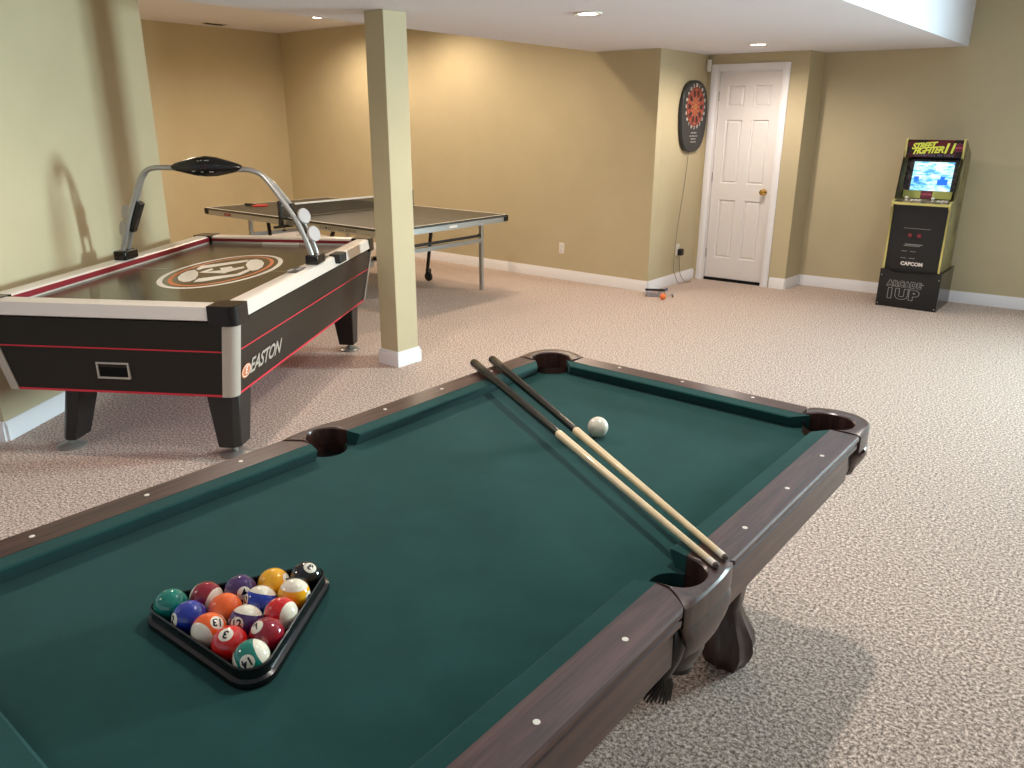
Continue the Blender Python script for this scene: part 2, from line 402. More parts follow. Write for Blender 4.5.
# ------------------------------------------------------------------ pool table
TZ = .7545; RT = .792
pt = thing('pool_table', 'dark mahogany pool table with green felt in the foreground', 'pool table', (-1.06, 1.165, 0))
NX, WX, OX = .458, .500, .578       # cushion nose, felt/wood seam, outer edge
NY, WY, OY = .926, .966, 1.036
CP = (.478, .950); CR = .066; SP = (.512, 0); SR = .053
def arc(c, r, a0, a1, n): return [(c[0] + r*math.cos(R(a0+(a1-a0)*i/n)), c[1] + r*math.sin(R(a0+(a1-a0)*i/n))) for i in range(n+1)]
def quadrant_pts():
    # outline of the slate, counterclockwise, pockets bitten out
    pts = []
    side = arc(SP, SR, 250, 110, 10)      # right side pocket, bite faces inward
    side = [p for p in side if p[0] <= .5005]
    c = arc(CP, CR, 305, 145, 10)
    c = [p for p in c if p[0] <= .5005 and p[1] <= WY + .0005]
    right_up = [(.50, side[-1][1]+.001)] if False else []
    yc = CP[1] - math.sqrt(CR**2 - (.502 - CP[0])**2); xc = CP[0] - math.sqrt(CR**2 - (.968 - CP[1])**2)
    side = [p for p in side if p[0] < .499]; c = [p for p in c if p[0] < .499 and p[1] < .966 and p[1] > yc]
    ys = math.sqrt(SR**2 - (.502 - SP[0])**2)
    q1 = [p for p in side if p[1] >= 0] + [(.502, ys), (.502, yc)] + c + [(xc, .968)]                      # x>0,y>0
    q2 = [(-x, y) for x, y in q1][::-1]
    q3 = [(-x, -y) for x, y in q1]; q4 = [(x, -y) for x, y in q1][::-1]
    out = []
    for q in (q1, q2, q3, q4):
        for p in q:
            if not out or (abs(out[-1][0]-p[0]) + abs(out[-1][1]-p[1])) > 1e-4: out.append(p)
    if abs(out[0][0]-out[-1][0]) + abs(out[0][1]-out[-1][1]) < 1e-4: out.pop()
    return out
bm = prism(B(), quadrant_pts(), TZ - .03, TZ)
obj('playing_bed', bm, M['felt'], pt)
# cushions
def cushion(nose_c, axis, s0, s1, k0, k1, sign):
    # profile in (across, z); s0..s1 along the rail at the back, k = how much the nose is shortened at each end
    prof = [(0, RT - .0005), (-.036, RT - .003), (-.0405, RT - .0055), (-.0400, RT - .009), (-.026, TZ + .0003), (0, TZ + .0005)]
    rings = []
    for s, k in ((s0, k0), (s1, -k1)):
        ring = []
        for a, z in prof:
            al = s + k * (-a / .042)
            x = nose_c + .042 + a if False else nose_c + a
            ring.append((sign * x, al, z) if axis == 'y' else (al, sign * x, z))
        rings.append(ring)
    return loft(B(), rings)
for sx in (-1, 1):
    for s0, s1, k0, k1 in ((.058, .893, .012, .045), (-.893, -.058, .045, .012)):
        obj('cushion', cushion(WX, 'y', s0, s1, k0, k1, sx), M['felt'], pt, ang=14)
for sy in (-1, 1):
    obj('cushion', cushion(WY, 'x', -.421, .421, .045, .045, sy), M['felt'], pt, ang=14)
# wooden rails: profile (across, z) swept, ends chamfered at the outer side
def rail(axis, inner, outer, s0, s1, c0, c1, sign):
    md_ = inner + .72 * (outer - inner)
    prof = [(inner, RT - .04), (inner, RT), (md_, RT), (outer - .005, RT), (outer - .001, RT - .003), (outer, RT - .011), (outer - .007, RT - .013), (outer - .008, RT - .021),
            (outer - .003, RT - .024), (outer - .003, RT - .034), (outer - .011, RT - .040), (outer - .011, RT - .046), (md_, RT - .046), (inner + .02, RT - .046)]
    rings = []
    d = outer - inner
    for s, c in ((s0, c0), (s0 + .0, None), (s1, None), (s1, c1)):
        pass
    for s, c in ((s0, c0), (s1, -c1)):
        ring = []
        for a, z in prof:
            al = s + c * max(0, min(1, (a - inner) / d) - .72) / .28
            ring.append((sign * a, al, z) if axis == 'y' else (al, sign * a, z))
        rings.append(ring)
    bm = loft(B(), rings)
    return bm
for sx in (-1, 1):
    for s0, s1, c0, c1 in ((.060, .893, .048, .006), (-.893, -.060, .006, .048)):
        ro = obj('rail', rail('y', WX, OX, s0, s1, c0, c1, sx), M['wood_y'], pt, ang=22)
        for k in (1, 2, 3):
            y = (s0 + s1 > 0 and 1 or -1) * k * .234
            y = y + (.0 if y > 0 else 0)
            obj('diamond_inlay', lathe(B(), [(.0055, RT - .001), (.0055, RT + .0004), (.001, RT + .0005)], (sx * .5415, y, 0), 14), M['pearl'], ro)
for sy in (-1, 1):
    ro = obj('rail', rail('x', WY, OY, -.395, .395, .01, .01, sy), M['wood_x'], pt, ang=22)
    for k in (-1, 0, 1):
        obj('diamond_inlay', lathe(B(), [(.0055, RT - .001), (.0055, RT + .0004), (.001, RT + .0005)], (k * .234, sy * 1.008, 0), 14), M['pearl'], ro)
# aprons below the rails
def apron(axis, o, s0, s1, sign):
    prof = [(o - .030, RT - .046), (o - .016, RT - .046), (o - .016, RT - .126), (o - .020, RT - .130), (o - .034, RT - .130)]
    rings = [[(sign*a, s, z) if axis == 'y' else (s, sign*a, z) for a, z in prof] for s in (s0, s1)]
    return loft(B(), rings)
for sx in (-1, 1):
    for s0, s1 in ((.100, .872), (-.872, -.100)): obj('apron', apron('y', OX, s0, s1, sx), M['wood_y'], pt, ang=30, bevel=.002)
for sy in (-1, 1): obj('apron', apron('x', OY, -.39, .39, sy), M['wood_x'], pt, ang=30, bevel=.002)
# cabinet under the slate
bm = B(); box(bm, -.50, .50, -.86, .86, .60, TZ - .032); box(bm, -.40, .40, -.965, .965, .60, TZ - .032)
obj('cabinet_frame', bm, M['leg_wood'], pt, bevel=.004)
# pocket castings
def ringprism(bm, inn, out, z0, z1, dome=0):
    n = len(inn)
    rings = []
    for i in range(n):
        a = Vector(inn[i]); b = Vector(out[i]); m = a.lerp(b, .5); q = a.lerp(b, .85)
        rings.append([(a.x, a.y, z0), (a.x, a.y, z1 - .003), (a.lerp(b, .08).x, a.lerp(b, .08).y, z1), (m.x, m.y, z1 + dome), (q.x, q.y, z1 - .0005), (b.x, b.y, z1 - .005), (b.x, b.y, z0)])
    return loft(bm, rings)
def shield(bm, path, z1, z0, t, bulge=.012, drop=None, tap=0):
    # curved skirt hanging below a pocket; path = plan polyline, bottom edge given by drop(u)
    n = len(path); rows = 7
    def nrm(i):
        a = Vector(path[max(i-1, 0)]); b = Vector(path[min(i+1, n-1)]); d = (b - a).normalized(); return Vector((d.y, -d.x))
    outer = []; inner = []
    for i in range(n):
        u = i / (n - 1) * 2 - 1
        zb = drop(u)
        co = []; ci = []
        for j in range(rows + 1):
            f = j / rows; z = z1 + (zb - z1) * f
            off = bulge * math.sin(PI * min(1, f * 1.15)) - .02 * f * f
            p = Vector(path[i]) + nrm(i) * off
            q = p - nrm(i) * t
            if tap: p.y *= 1 - tap * f**1.5; q.y *= 1 - tap * f**1.5
            co.append((p.x, p.y, z)); ci.append((q.x, q.y, z))
        outer.append(co + ci[::-1])
    return loft(bm, outer)
for sx in (-1, 1):
    for sy in (-1, 1):
        inn = [(.504, .894)] + arc(CP, CR, -52, 142, 16) + [(.405, .970)]
        out = [(p.x, p.y) for p in [Vector(q[:2]) for q in catmull([(.579, .897, 0), (.580, .925, 0), (.580, .960, 0), (.573, .998, 0), (.557, 1.030, 0), (.530, 1.053, 0), (.498, 1.063, 0), (.460, 1.061, 0), (.425, 1.050, 0), (.396, 1.037, 0)], 2)]]
        out = out[:len(inn) - 1] + [out[-1]]
        f = lambda l: [(sx*x, sy*y) for x, y in l]
        pk = obj('pocket_casting', ringprism(B(), f(inn), f(out), RT - .05, RT + .002, .001), M['wood_z'], pt, ang=30)
        pth = [(x - .004*math.cos(R(45)), y - .004*math.sin(R(45))) for x, y in out[3:-3]]
        if sx * sy < 0: pp = f(pth)[::-1]
        else: pp = f(pth)
        sg = shield(B(), pp, RT - .048, RT - .2, .010, .010, lambda u: RT - .175 + .10 * (abs(u) ** 1.4))
        obj('pocket_shield', sg, M['wood_z'], pk, ang=50)
        c = (sx * CP[0], sy * CP[1], 0)
        obj('pocket_liner', lathe(B(), [(CR + .001, TZ + .022), (CR + .001, .66), (.045, .635), (.001, .63)], c, 28, cap=False), M['liner'], pk)
        bm = lathe(B(), [(CR + .004, TZ - .03), (CR + .002, .66), (.05, .628), (.035, .612), (.038, .60)], c, 20)
        obj('leather_basket', bm, M['leather'], pk)
    inn = arc(SP, SR, -92, 92, 14); out = []
    for i in range(15):
        a = -92 + 184*i/14
        out.append((.5765 + .009 * max(0, math.cos(R(a))), .098 * math.sin(R(a))))
    inn[0] = (.497, -.0595); out[0] = (.556, -.0595); inn[-1] = (.497, .0595); out[-1] = (.556, .0595)
    out[1] = (.5765, -.097); out[-2] = (.5765, .097)
    f = lambda l: [(sx*x, y) for x, y in l]
    pk = obj('pocket_casting', ringprism(B(), f(inn), f(out), RT - .045, RT + .002, .001), M['wood_z'], pt, ang=30)
    pth = [(x - .007, y * .97) for x, y in out[1:-1]]
    pp = f(pth) if sx > 0 else f(pth)[::-1]
    obj('pocket_shield', shield(B(), pp, RT - .043, RT - .2, .010, .016, lambda u: RT - .165 + .055 * (abs(u) ** 2.2), .42), M['wood_z'], pk, ang=50)
    c = (sx * SP[0], 0, 0)
    obj('pocket_liner', lathe(B(), [(SR + .001, TZ + .0), (SR + .001, .67), (.04, .64), (.001, .635)], c, 28, cap=False), M['liner'], pk)
    # black leather basket with a fringe under the side pocket
    c2 = (sx * .520, -.0, 0)
    obj('leather_basket', lathe(B(), [(SR + .004, TZ - .03), (SR + .004, .68), (.052, .64), (.034, .60), (.036, .592)], c2, 20), M['leather'], pk)
    for sd in (-1,):
        bm = B(); cc = Vector((sx * .545, -.066))
        # knotted strap with a flared tassel beside the shield
        tube(bm, catmull([(cc.x, cc.y, .745), (cc.x + sx*.008, cc.y - .006, .70), (cc.x + sx*.004, cc.y - .012, .665), (cc.x - sx*.006, cc.y - .02, .63)], 4), [.012, .014, .017, .018, .018, .019, .018, .018, .017, .016, .015, .015, .016], 10)
        q = Vector((cc.x - sx*.006, cc.y - .02))
        for k in range(22):
            a = 2*PI*k/22; d = Vector((math.cos(a), math.sin(a)))
            tube(bm, [(q.x + d.x*.010, q.y + d.y*.010, .635), (q.x + d.x*.018, q.y + d.y*.018, .612), (q.x + d.x*.026 - sx*.008, q.y + d.y*.026 - .004, .585 + .004*math.sin(k*5))], [.004, .0038, .002], 5)
        obj('leather_tassel', bm, M['leather'], pk, ang=60)
# liner side walls above the slate at the side pockets / corner pockets are the castings' inner faces
# legs
def leg(sx, sy):
    spec = [(.612, .365, .800, .085), (.56, .372, .810, .088), (.50, .376, .815, .080), (.43, .360, .806, .062), (.35, .332, .792, .044), (.27, .306, .782, .034), (.20, .298, .778, .035),
            (.15, .302, .780, .048), (.10, .308, .784, .065), (.06, .308, .786, .071), (.03, .306, .784, .066), (.0, .304, .782, .054)]
    rings = []
    for z, x, y, r in spec:
        ring = []
        for k in range(24):
            a = 2*PI*k/24
            lobes = 1 + (.10 * math.cos(8*a) if z < .2 else .07 * math.cos(4*(a)) )
            sq = 1.0 + .10 * (abs(math.cos(2*a - 0)) ** 3)
            ring.append((sx*(x + .006) + r*lobes*sq*math.cos(a + R(45)), sy*(y + .035) + r*lobes*sq*math.sin(a + R(45)), z))
        rings.append(ring)
    return loft(B(), rings)
for sx in (-1, 1):
    for sy in (-1, 1): obj('leg', leg(sx, sy), M['leg_wood'], pt, ang=50)

# ------------------------------------------------------------------ cue sticks
def cue(name, butt, tip, label, joint):
    b = Vector(butt); t = Vector(tip); L = (t - b).length
    o = thing(name, label, 'pool cue', tuple(b), 0, None)
    o.rotation_mode = 'QUATERNION'; o.rotation_quaternion = Vector((0, 0, 1)).rotation_difference(t - b)
    rb = .0145; rt = .0062
    rr = lambda s: rb + (rt - rb) * s / L
    prof = [(.004, 0), (.012, .0015), (rb, .006)] + [(rr(s), s) for s in (.12, .25, .4, joint)]
    obj('butt', lathe(B(), prof, (0, 0, 0), 20), M['cue_black'], o)
    obj('bumper', lathe(B(), [(.010, -.006), (.0125, -.004), (.0125, .001)], (0, 0, 0), 18), M['matte_black'], o)
    obj('shaft', lathe(B(), [(rr(joint) + .0006, joint), (rr(joint+.2), joint+.2), (rr(joint+.45), joint+.45), (rt, L-.026)], (0, 0, 0), 20), M['maple'], o)
    obj('ferrule', lathe(B(), [(rt, L-.026), (rt, L-.007)], (0, 0, 0), 18), M['ferrule'], o)
    obj('cue_tip', lathe(B(), [(rt, L-.007), (rt, L-.003), (rt*.6, L)], (0, 0, 0), 18), M['tip'], o)
cue('cue_stick', (-1.669, 1.858, RT + .0175), (-.493, 1.213, RT + .0085), 'black and maple pool cue lying across the table, nearer the viewer', .662)
cue('cue_stick.001', (-1.646, 1.926, RT + .0175), (-.492, 1.250, RT + .0085), 'black and maple pool cue lying across the table, nearer the white cue ball', .672)

# ------------------------------------------------------------------ balls
BR = .028575
def ball_mat(name, rgb, stripe):
    m = mat(name, rgb, .09, coat=.6)
    if stripe:
        nt = m.node_tree; b = nt.nodes['Principled BSDF']
        tc = nt.nodes.new('ShaderNodeTexCoord'); sx = nt.nodes.new('ShaderNodeSeparateXYZ'); ab = nt.nodes.new('ShaderNodeMath'); ab.operation = 'ABSOLUTE'
        gt = nt.nodes.new('ShaderNodeMath'); gt.operation = 'GREATER_THAN'; gt.inputs[1].default_value = BR * .57
        mx = nt.nodes.new('ShaderNodeMix'); mx.data_type = 'RGBA'
        mx.inputs[6].default_value = lin(rgb); mx.inputs[7].default_value = lin((232, 222, 200))
        nt.links.new(tc.outputs['Object'], sx.inputs[0]); nt.links.new(sx.outputs[2], ab.inputs[0]); nt.links.new(ab.outputs[0], gt.inputs[0])
        nt.links.new(gt.outputs[0], mx.inputs[0]); nt.links.new(mx.outputs[2], b.inputs['Base Color'])
    return m
M['num_white'] = mat('number_spot_white', (234, 226, 206), .1, coat=.5)
M['num_black'] = mat('number_black', (18, 16, 16), .2)
def sph(r, seg=40, rings=24):
    bm = B(); bmesh.ops.create_uvsphere(bm, u_segments=seg, v_segments=rings, radius=r); return bm
CAMP = Vector((0, 0, CAMH)); CAMR = Vector((math.cos(R(39)), math.sin(R(39)), 0))
def viewdir(c, dx, dy):
    v = (CAMP - c).normalized(); r = (CAMR - v * CAMR.dot(v)).normalized(); u = v.cross(r)
    q = dx*dx + dy*dy
    if q > .98: s = math.sqrt(.98 / q); dx *= s; dy *= s; q = .98
    return (r * dx - u * dy + v * math.sqrt(1 - q)).normalized(), r, u
COL = {1: (238, 170, 20), 2: (22, 48, 150), 3: (205, 26, 26), 4: (66, 38, 92), 5: (236, 96, 28), 6: (10, 120, 104), 7: (138, 16, 34), 8: (18, 16, 18)}
NAMES = {1: 'yellow', 2: 'blue', 3: 'red', 4: 'purple', 5: 'orange', 6: 'green', 7: 'maroon', 8: 'black'}
BM = {}
def ball(n, c, num, roll, pole):
    c = Vector(c)
    stripe = n > 8; k = n - 8 if stripe else n
    nd, r, u = viewdir(c, *num)
    if pole is not None:
        pd, _, _ = viewdir(c, *pole)
        if stripe:   # the number sits on the coloured band
            if num[0] * num[0] + num[1] * num[1] < 1: pd = (pd - nd * pd.dot(nd)).normalized()
            else: nd = (nd - pd * nd.dot(pd)).normalized()
    else: pd = nd.orthogonal().normalized()
    z = pd; x = (nd - z * nd.dot(z)).normalized(); y = z.cross(x)
    rot = Matrix((x, y, z)).transposed().to_4x4()
    name = 'pool_ball'
    lab = ('white billiard ball with a %s stripe and number %d, in the triangle rack' if stripe else 'solid %s billiard ball number %d, in the triangle rack') % (NAMES[k], n)
    key = n
    o = obj(name, sph(BR), ball_mat('ball_%s_%s' % (NAMES[k], 'stripe' if stripe else 'solid'), COL[k], stripe))
    tag(o, lab, 'billiard ball', 'racked billiard balls')
    o.matrix_world = Matrix.Translation(c) @ rot
    # white spot + numeral, local frame where nd is +X
    inv = rot.to_3x3().inverted(); ln = inv @ nd; lr = inv @ r; lu = inv @ u
    lr = (lr - ln * lr.dot(ln)).normalized(); lu = ln.cross(lr)
    cr_, sr_ = math.cos(R(roll)), math.sin(R(roll))
    tx = lr * cr_ + lu * sr_; ty = -lr * sr_ + lu * cr_
    bm = B(); rings = []
    for j in range(6):
        th = R(23.5) * (j + .02) / 5
        rings.append([(BR + .00012) * (ln * math.cos(th) + (tx * math.cos(2*PI*q/28) + ty * math.sin(2*PI*q/28)) * math.sin(th)) for q in range(28)])
    loft(bm, rings, True, False)
    sp = obj('number_spot', bm, M['num_white'], o, fix=False)
    bm = B(); me = textmesh(str(n), .0185, offset=.0006)
    bm.from_mesh(me); bpy.data.meshes.remove(me)
    bmesh.ops.triangulate(bm, faces=bm.faces[:]); bmesh.ops.subdivide_edges(bm, edges=bm.edges[:], cuts=2, use_grid_fill=True)
    for v in bm.verts:
        d = ln + tx * (v.co.x / BR) + ty * (v.co.y / BR)
        v.co = d.normalized() * (BR + .00028)
    obj('numeral', bm, M['num_black'], sp, fix=False)
    return o
GC = Vector((-1.068, .594)); GA = R(212)
A_ = .2286 / math.sqrt(3)
def corner(k): a = GA + k * 2*PI/3; return GC + A_ * Vector((math.cos(a), math.sin(a)))
P6, P14, P8 = corner(0), corner(1), corner(2)
HID = (2, 2)
layout = [[(6, HID, 0, None), (15, HID, 0, (.8, .28)), (4, (.22, .15), 20, None), (1, (.82, -.3), -60, None), (8, (.22, -.62), -30, None)],
          [(2, (-.9, .15), 0, None), (5, (.2, 2), 0, None), (10, (-1.4, 1.2), 0, (.15, -.985)), (9, (.93, .12), 60, (-.25, -.90))],
          [(13, (.40, -.45), 190, (-.6, .5)), (12, (-.5, .12), 8, (.25, -1.4)), (11, HID, 0, (.78, .15))],
          [(3, (-.28, -.5), 165, None), (7, (-.62, -.45), 30, None)],
          [(14, (-.2, .24), 215, (.75, -.45))]]
for r_, row in enumerate(layout):
    for i, (n, num, roll, pole) in enumerate(row):
        # row 0 runs from ball 6 to ball 8, last row is ball 14
        e0 = P6.lerp(P14, r_/4); e1 = P8.lerp(P14, r_/4)
        p = e0 if len(row) == 1 else e0.lerp(e1, i/(len(row)-1))
        ball(n, (p.x, p.y, TZ + BR + .0002), num, roll, pole)
cb = obj('cue_ball', sph(BR), M['ivory']); cb.location = (-1.066, 1.692, TZ + BR + .0003)
tag(cb, 'plain white cue ball resting on the green felt beyond the cues', 'billiard ball')
# triangle rack
def rounded_tri(cen, a0, rin, fil, n=8):
    # corners offset: centre circle radius rin from cen to corner-arc centre, fillet radius fil
    pts = []
    for k in range(3):
        a = a0 + k*2*PI/3; c = Vector(cen) + rin * Vector((math.cos(a), math.sin(a)))
        for j in range(n+1):
            t = a - PI/3 + (2*PI/3) * j/n
            pts.append((c.x + fil*math.cos(t), c.y + fil*math.sin(t)))
    return pts
rk = thing('ball_rack', 'black plastic triangle rack around the coloured balls on the felt', 'rack', (GC.x, GC.y, TZ))
prof = [(.0292, .0), (.0292, .031), (.0310, .033), (.0330, .031), (.0335, .014), (.0395, .011), (.0405, .006), (.0395, .0)]
rings = [[(x, y, z + .0003) for x, y in rounded_tri((0, 0), GA, A_, f_)] for f_, z in prof]
bm = B(); vs = [[bm.verts.new(p) for p in r] for r in rings]; n_ = len(rings[0])
for j in range(len(vs)):
    a, b_ = vs[j], vs[(j+1) % len(vs)]
    for i in range(n_): bm.faces.new((a[i], a[(i+1)%n_], b_[(i+1)%n_], b_[i]))
obj('rack_frame', bm, M['black'], rk, ang=40)

# ------------------------------------------------------------------ air hockey table
ah = thing('air_hockey_table', 'black and silver air hockey table with overhead scoreboard arch', 'air hockey table', (-4.230, 2.440, 0), R(32.9))
HX, HY = .640, 1.125
def taper(z):   # half sizes of the cabinet at height z
    f = max(0, min(1, (.715 - z) / .365)); return .633 - .062 * f, 1.115 - .045 * f
zl = [.348, .715]
bm = B(); rings = []
for z in zl:
    a, b_ = taper(z); q = .022; rings.append([(a, -b_ + q, z), (a, b_ - q, z), (a - q, b_, z), (-a + q, b_, z), (-a, b_ - q, z), (-a, -b_ + q, z), (-a + q, -b_, z), (a - q, -b_, z)])
loft(bm, rings); cab = obj('cabinet', bm, M['cabinet'], ah)
for z0, z1 in ((.570, .577), (.345, .356)):   # red pinstripes round the cabinet
    bm = B(); rr = []
    for z in (z0, z1):
        a, b_ = taper(z); a += .0015; b_ += .0015
        q = .022; rr.append([(a, -b_ + q, z), (a, b_ - q, z), (a - q, b_, z), (-a + q, b_, z), (-a, b_ - q, z), (-a, -b_ + q, z), (-a + q, -b_, z), (a - q, -b_, z)])
    loft(bm, rr); obj('pinstripe', bm, M['red'], cab)
# playing surface
SZ = .742
surf = obj('playing_surface', box(B(), -.535, .535, -1.01, 1.01, .716, SZ), M['play'], ah)
def ell(A, Bb, c=(0, 0), n=48): return [(c[0] + A*math.cos(2*PI*k/n), c[1] + Bb*math.sin(2*PI*k/n)) for k in range(n)]
def flat_ring(bm, o, i, z):
    vo = [bm.verts.new((x, y, z)) for x, y in o]; vi = [bm.verts.new((x, y, z)) for x, y in i]; n = len(o)
    for k in range(n): bm.faces.new((vo[k], vo[(k+1)%n], vi[(k+1)%n], vi[k]))
def flat_poly(bm, p, z): f = bm.faces.new([bm.verts.new((x, y, z)) for x, y in p]); bmesh.ops.triangulate(bm, faces=[f])
e1 = SZ + .0006
EC = (.055, .0)
bm = B(); flat_ring(bm, ell(.285, .548, EC), ell(.258, .512, EC), e1)
# pale end lenses, bands and the letter strokes of the emblem, in table coordinates
for pl in (
    [(-0.096, -0.256), (-0.135, -0.142), (-0.142, -0.058), (-0.121, -0.015), (-0.063, -0.084), (-0.016, -0.176), (0.024, -0.288), (0.026, -0.355), (-0.001, -0.371), (-0.048, -0.332)],
    [(0.11, 0.171), (0.072, 0.278), (0.058, 0.358), (0.088, 0.385), (0.14, 0.344), (0.195, 0.247), (0.237, 0.12), (0.247, 0.027), (0.227, -0.006), (0.182, 0.045)],
    [(-0.117, -0.004), (-0.146, 0.114), (0.046, 0.362), (0.067, 0.289), (-0.09, 0.03), (-0.089, -0.011)],
    [(0.054, -0.365), (0.031, -0.265), (0.181, -0.106), (0.182, 0.045), (0.216, -0.002), (0.219, -0.15), (0.094, -0.347)],
    [(-0.052, -0.098), (-0.045, 0.046), (-0.009, -0.002), (-0.018, -0.069), (0.042, -0.007), (0.001, 0.051), (0.043, 0.119), (0.079, 0.07), (0.059, 0.016), (0.117, 0.128), (0.144, 0.078), (0.107, -0.065), (0.104, -0.1)],
    ): flat_poly(bm, pl, e1)
obj('centre_emblem', bm, M['white'], surf, fix=False)
bm = B(); flat_ring(bm, ell(.232, .480, EC), ell(.212, .448, EC), e1); obj('emblem_ring', bm, M['orange'], surf, fix=False)
bm = B(); flat_poly(bm, [(-.53, -.002), (-.29, -.002), (-.29, .002), (-.53, .002)], e1 - .0003); flat_poly(bm, [(.29, -.002), (.53, -.002), (.53, .002), (.29, .002)], e1 - .0003)
obj('centre_line', bm, M['pp_line'], surf, fix=False)
# rails
def hrail(axis, inner, outer, s0, s1, sign):
    prof = [(inner, SZ + .001), (inner, .774), (inner + .010, .786), (inner + .025, .791), (outer - .018, .791), (outer - .004, .786), (outer + .004, .727), (outer - .01, .720), (outer - .03, .716)]
    rings = [[(sign*a, s, z) if axis == 'y' else (s, sign*a, z) for a, z in prof] for s in (s0, s1)]
    return loft(B(), rings)
def hstrip(axis, inner, s0, s1, sign, z0, z1, g):
    a0, a1 = inner - g, inner + .002
    rings = [[(sign*a, s, z) if axis == 'y' else (s, sign*a, z) for a, z in ((a0, z0), (a1, z0), (a1, z1), (a0, z1))] for s in (s0, s1)]
    return loft(B(), rings)
for sx in (-1, 1):
    ro = obj('side_rail', hrail('y', .535, HX, -1.03, 1.03, sx), M['rail'], ah, ang=25)
    obj('maroon_strip', hstrip('y', .535, -1.0, 1.0, sx, .753, .780, .005), M['maroon'], ro)
for sy in (-1, 1):
    ro = obj('end_rail', hrail('x', 1.01, HY - .005, -.54, .54, sy), M['rail'], ah, ang=25)
    obj('maroon_strip', hstrip('x', 1.01, -.53, .53, sy, .757, .776, .005), M['maroon'], ro)
    obj('goal_slot', hstrip('x', 1.01, -.13, .13, sy, .743, .7565, .030), M['white'], ro)
# corner caps and silver posts
for sx in (-1, 1):
    for sy in (-1, 1):
        x0, x1, y0, y1 = .535, HX + .008, 1.03, HY + .008
        r_ = .045
        pts = [(x0, y1), (x0, y0 - .0), (x0 + .02, y0 - .02) if False else (x0, y0), (x1, y0 - .0)] if False else \
              [(x0 - .02, 1.0), (x1, 1.0)] + arc((x1 - r_, y1 - r_), r_, 0, 90, 6) + [(x0 - .02, y1)]
        pts = [(sx*x, sy*y) for x, y in pts]
        obj('corner_cap', prism(B(), pts, .704, .795), M['black'], ah, bevel=.006)
        rings = []
        for z in (.346, .699):
            a, b_ = taper(z); a += .006; b_ += .006; q = .040
            o_ = [(a, b_ - .055)] + arc((a - q, b_ - q), q, 0, 90, 6) + [(a - .065, b_)] + [(a - .065, b_ - .012), (a - .012, b_ - .055)]
            rings.append([(sx*x, sy*y, z) for x, y in o_])
        obj('corner_post', loft(B(), rings), M['silver'], ah, ang=25)
        # leg
        rings = []
        for z, hx0, hx1, hy0, hy1 in ((.345, .388, .545, .83, 1.0), (.052, .420, .526, .87, 1.0)) if sx > 0 else ((.345, .252, .350, .83, 1.0), (.052, .330, .412, .87, 1.0)):
            o_ = [(hx0, hy0), (hx1, hy0), (hx1, hy1 - .03), (hx1 - .03, hy1), (hx0, hy1)]
            rings.append([(sx*x, sy*y, z) for x, y in o_])
        lg = obj('leg', loft(B(), rings), M['leg_black'], ah, bevel=.006)
        bm = lathe(B(), [(.070, .0), (.072, .006), (.066, .011), (.022, .020), (.014, .028), (.014, .054)], (.473 if sx > 0 else -.395, sy*.943, 0), 26)
        obj('foot_pad', bm, M['pad'], lg)
# puck return slot on the near end
a, b_ = taper(.463)
bm = B(); yf = -b_ - .001
for x0, x1, z0, z1 in ((-.085, .078, .494, .503), (-.085, .078, .422, .431), (-.085, -.076, .431, .494), (.069, .078, .431, .494)):
    box(bm, x0, x1, yf - .008, yf + .006, z0, z1)
pr = obj('puck_return_frame', bm, M['silver'], ah, bevel=.002)
obj('puck_return_slot', box(B(), -.076, .069, yf - .001, yf + .006, .431, .494), M['slot'], pr)
# right side lettering (on the slanted face)
def side_frame(y, z):
    a0, _ = taper(.36); a1, _ = taper(.70)
    up = Vector((a1 - a0, 0, .34)).normalized()
    a, _ = taper(z)
    return frame_mtx((a + .003, y, z), (0, 1, 0), up)
bm = B(); addtext(bm, 'EASTON', .105, side_frame(-.735, .450), shear=.25, offset=.0022, space=.92); obj('side_lettering', bm, M['silver'], ah, fix=False)
bm = B(); me_ = side_frame(-.965, .447)
f = bm.faces.new([bm.verts.new(me_ @ Vector((.052*math.cos(2*PI*k/28), .036*math.sin(2*PI*k/28), 0))) for k in range(28)])
bd = obj('side_badge', bm, M['orange'], ah, fix=False)
bm = B(); addtext(bm, 'E', .05, me_ @ Matrix.Translation((0, 0, .001)), shear=.2, offset=.001)
vo = [me_ @ Vector((.046*math.cos(2*PI*k/28), .031*math.sin(2*PI*k/28), .001)) for k in range(28)]
vi = [me_ @ Vector((.041*math.cos(2*PI*k/28), .026*math.sin(2*PI*k/28), .001)) for k in range(28)]
vo = [bm.verts.new(p) for p in vo]; vi = [bm.verts.new(p) for p in vi]
for k in range(28): bm.faces.new((vo[k], vo[(k+1)%28], vi[(k+1)%28], vi[k]))
obj('badge_letter', bm, M['white'], bd, fix=False)
# control plates and black puck holder on the right rail
for y0, y1 in ((-.30, -.15), (.12, .25)):
    obj('control_plate', box(B(), .552, .612, y0, y1, .795, .799), M['dark_print'], ah, bevel=.001)
bm = B(); box(bm, .553, .575, -.295, -.225, .799, .8002); box(bm, .585, .607, -.24, -.17, .799, .8002)
obj('control_marks', bm, M['grey_print'], ah)
bm = B(); box(bm, .600, .672, .27, .40, .745, .802)
obj('puck_holder', bm, M['matte_black'], ah, bevel=.006)
